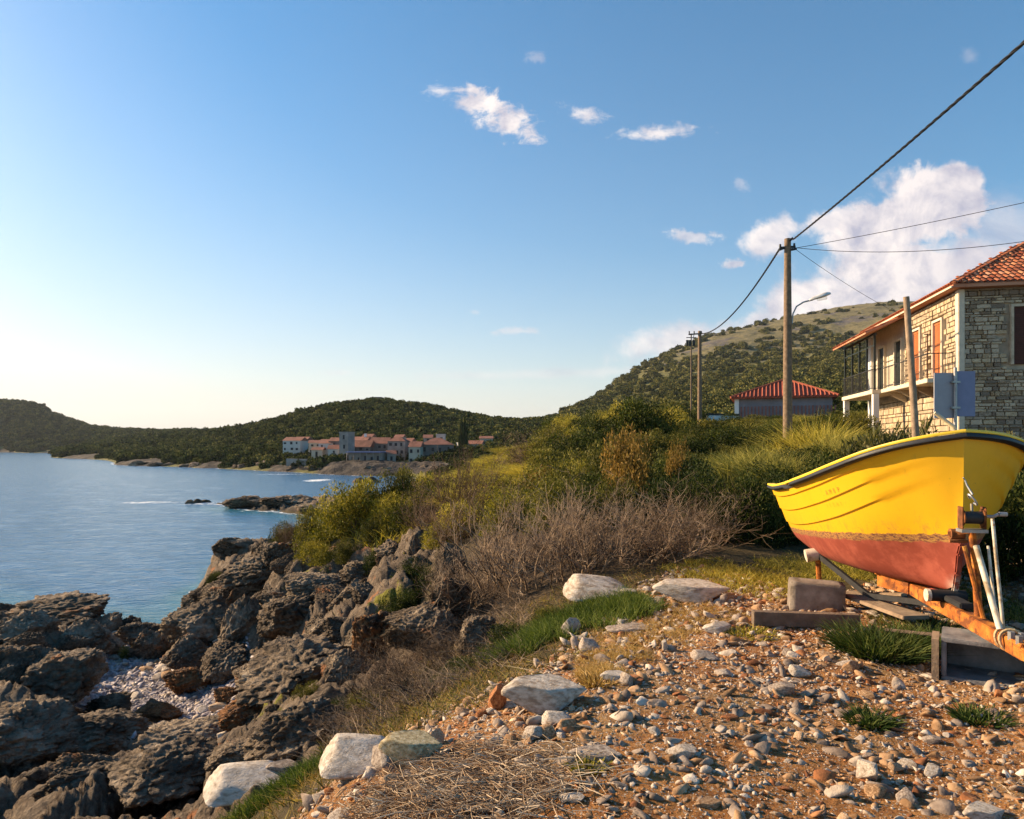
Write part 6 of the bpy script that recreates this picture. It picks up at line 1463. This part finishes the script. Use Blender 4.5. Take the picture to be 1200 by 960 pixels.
# ------------------------------------------------------------------ blocks and planks on the ground
CONC = mat('old_concrete', [(.2, (.12, .095, .075)), (.5, (.21, .17, .135)), (.85, (.33, .28, .23))], scale=6., rough=.95, bump=.8, bscale=30., bdist=.012, spots=[(5., .55, .65, (.10, .08, .055), .6)])
CONG = mat('grey_concrete', [(.2, (.10, .10, .105)), (.5, (.20, .195, .195)), (.85, (.30, .29, .28))], scale=6., rough=.95, bump=.7, bscale=30., bdist=.01)
def face_me(o, a): o.rotation_euler = (0, 0, a)
db = 7.0; zt_ = lambda py: zat(py, db)
cb = P3(961, 702, db)
o = MB(); w_ = 60*db/F; h_ = 37*db/F; o.box((-w_/2, -.14, -h_/2), (w_/2, .14, h_/2)); me = o.mesh('concrete_block', CONC)
bm = bmesh.new(); bm.from_mesh(me); bmesh.ops.subdivide_edges(bm, edges=bm.edges, cuts=7, use_grid_fill=True)
for v in bm.verts:
    n_ = np.array([[v.co.x*7, v.co.y*7, v.co.z*7+3]]); d2 = float(gnoise(n_, 3)[0])*.012+float(gnoise(n_*4, 4)[0])*.006; k = sum(abs(abs(v.co[i])-(w_/2, .14, h_/2)[i]) < 1e-4 for i in range(3)); v.co *= 1+d2*1.6-(k >= 2)*.015-(k == 3)*.015
for f_ in bm.faces: f_.smooth = True
bm.to_mesh(me); bm.free()
ob('concrete_block', me, loc=(cb.x, cb.y+.1, cb.z), rot=(0, R(2.5), R(-17)), label='solid weathered concrete block standing on the plank by the boat', cat='concrete block')
pk = P3(945, 724, 6.9)
def plank(a, b_, w_, h_, label, mt=PLANKM, name='plank'):
    a, b_ = Vector(a), Vector(b_); mb = MB(); n = 10; c_ = (a+b_)/2
    mb.beam(a-c_, b_-c_, w_, h_); me = mb.mesh(name, mt, bevel=.006); return ob(name, me, loc=c_, label=label, cat='plank')
plank(P3(882, 724, 6.38), P3(1006, 728, 6.30), .10, .13, 'thick grey beam lying under the concrete block')
a = P3(990, 694, 7.3); b_ = P3(1074, 724, 6.2); plank(a, b_, .26, .035, 'wide pale board lying on the ground right of the concrete block', WOODL)
plank(P3(1000, 696, 7.4), P3(1060, 697, 6.9), .10, .03, 'narrow board in the shade beneath the trailer bar', WOODL)
plank(P3(1036, 738, 5.8), P3(1135, 748, 5.3), .035, .025, 'thin grey lath lying across the weeds below the drawbar')
# hollow block under the drawbar
dh = 4.95; hb0 = P3(1165, 773, dh)
hbk = ob('hollow_block', None, loc=(hb0.x, hb0.y, hb0.z), rot=R(-33), label='hollow grey concrete block lying on its side beneath the drawbar', cat='concrete block')
W2, H2, D2, th = 52*dh/F, 25*dh/F, .19, .032
mb = MB()
for (a, b_) in (((-W2, -D2, -H2), (W2, D2, -H2+th)), ((-W2, -D2, H2-th), (W2, D2, H2)), ((-W2, -D2, -H2+th), (-W2+th, D2, H2-th)), ((W2-th, -D2, -H2+th), (W2, D2, H2-th)), ((-W2+th, D2-.03, -H2+th), (W2-th, D2, H2-th))): mb.box(a, b_)
mb.build('shell', CONG, hbk, bevel=.006)
mb = MB(); mb.box((-W2-.06, -D2-.03, -H2-.002), (-W2-.015, D2*.2, H2-.01)); mb.build('side_board', WOODL, hbk)
mb = MB(); mb.box((-W2-.02, -D2-.05, -H2-.06), (W2, D2, -H2-.004)); mb.build('bottom_slab', CONG, hbk, bevel=.006)

# ------------------------------------------------------------------ sea air
hm = bpy.data.materials.new('air'); hm.use_nodes = True; hm.node_tree.nodes.clear(); t = NT(hm.node_tree)
pv = t.n('ShaderNodeVolumePrincipled', inp={'Color': (.78, .87, 1., 1.), 'Density': 5e-5, 'Anisotropy': .2}); t.l(pv.outputs[0], t.n('ShaderNodeOutputMaterial').inputs['Volume'])
mb = MB(); mb.box((-16000, -300, -12), (16000, 18500, 1000)); mb.build('haze', hm, kind='stuff', label='thin blue sea haze over the bay and hills', cat='haze')
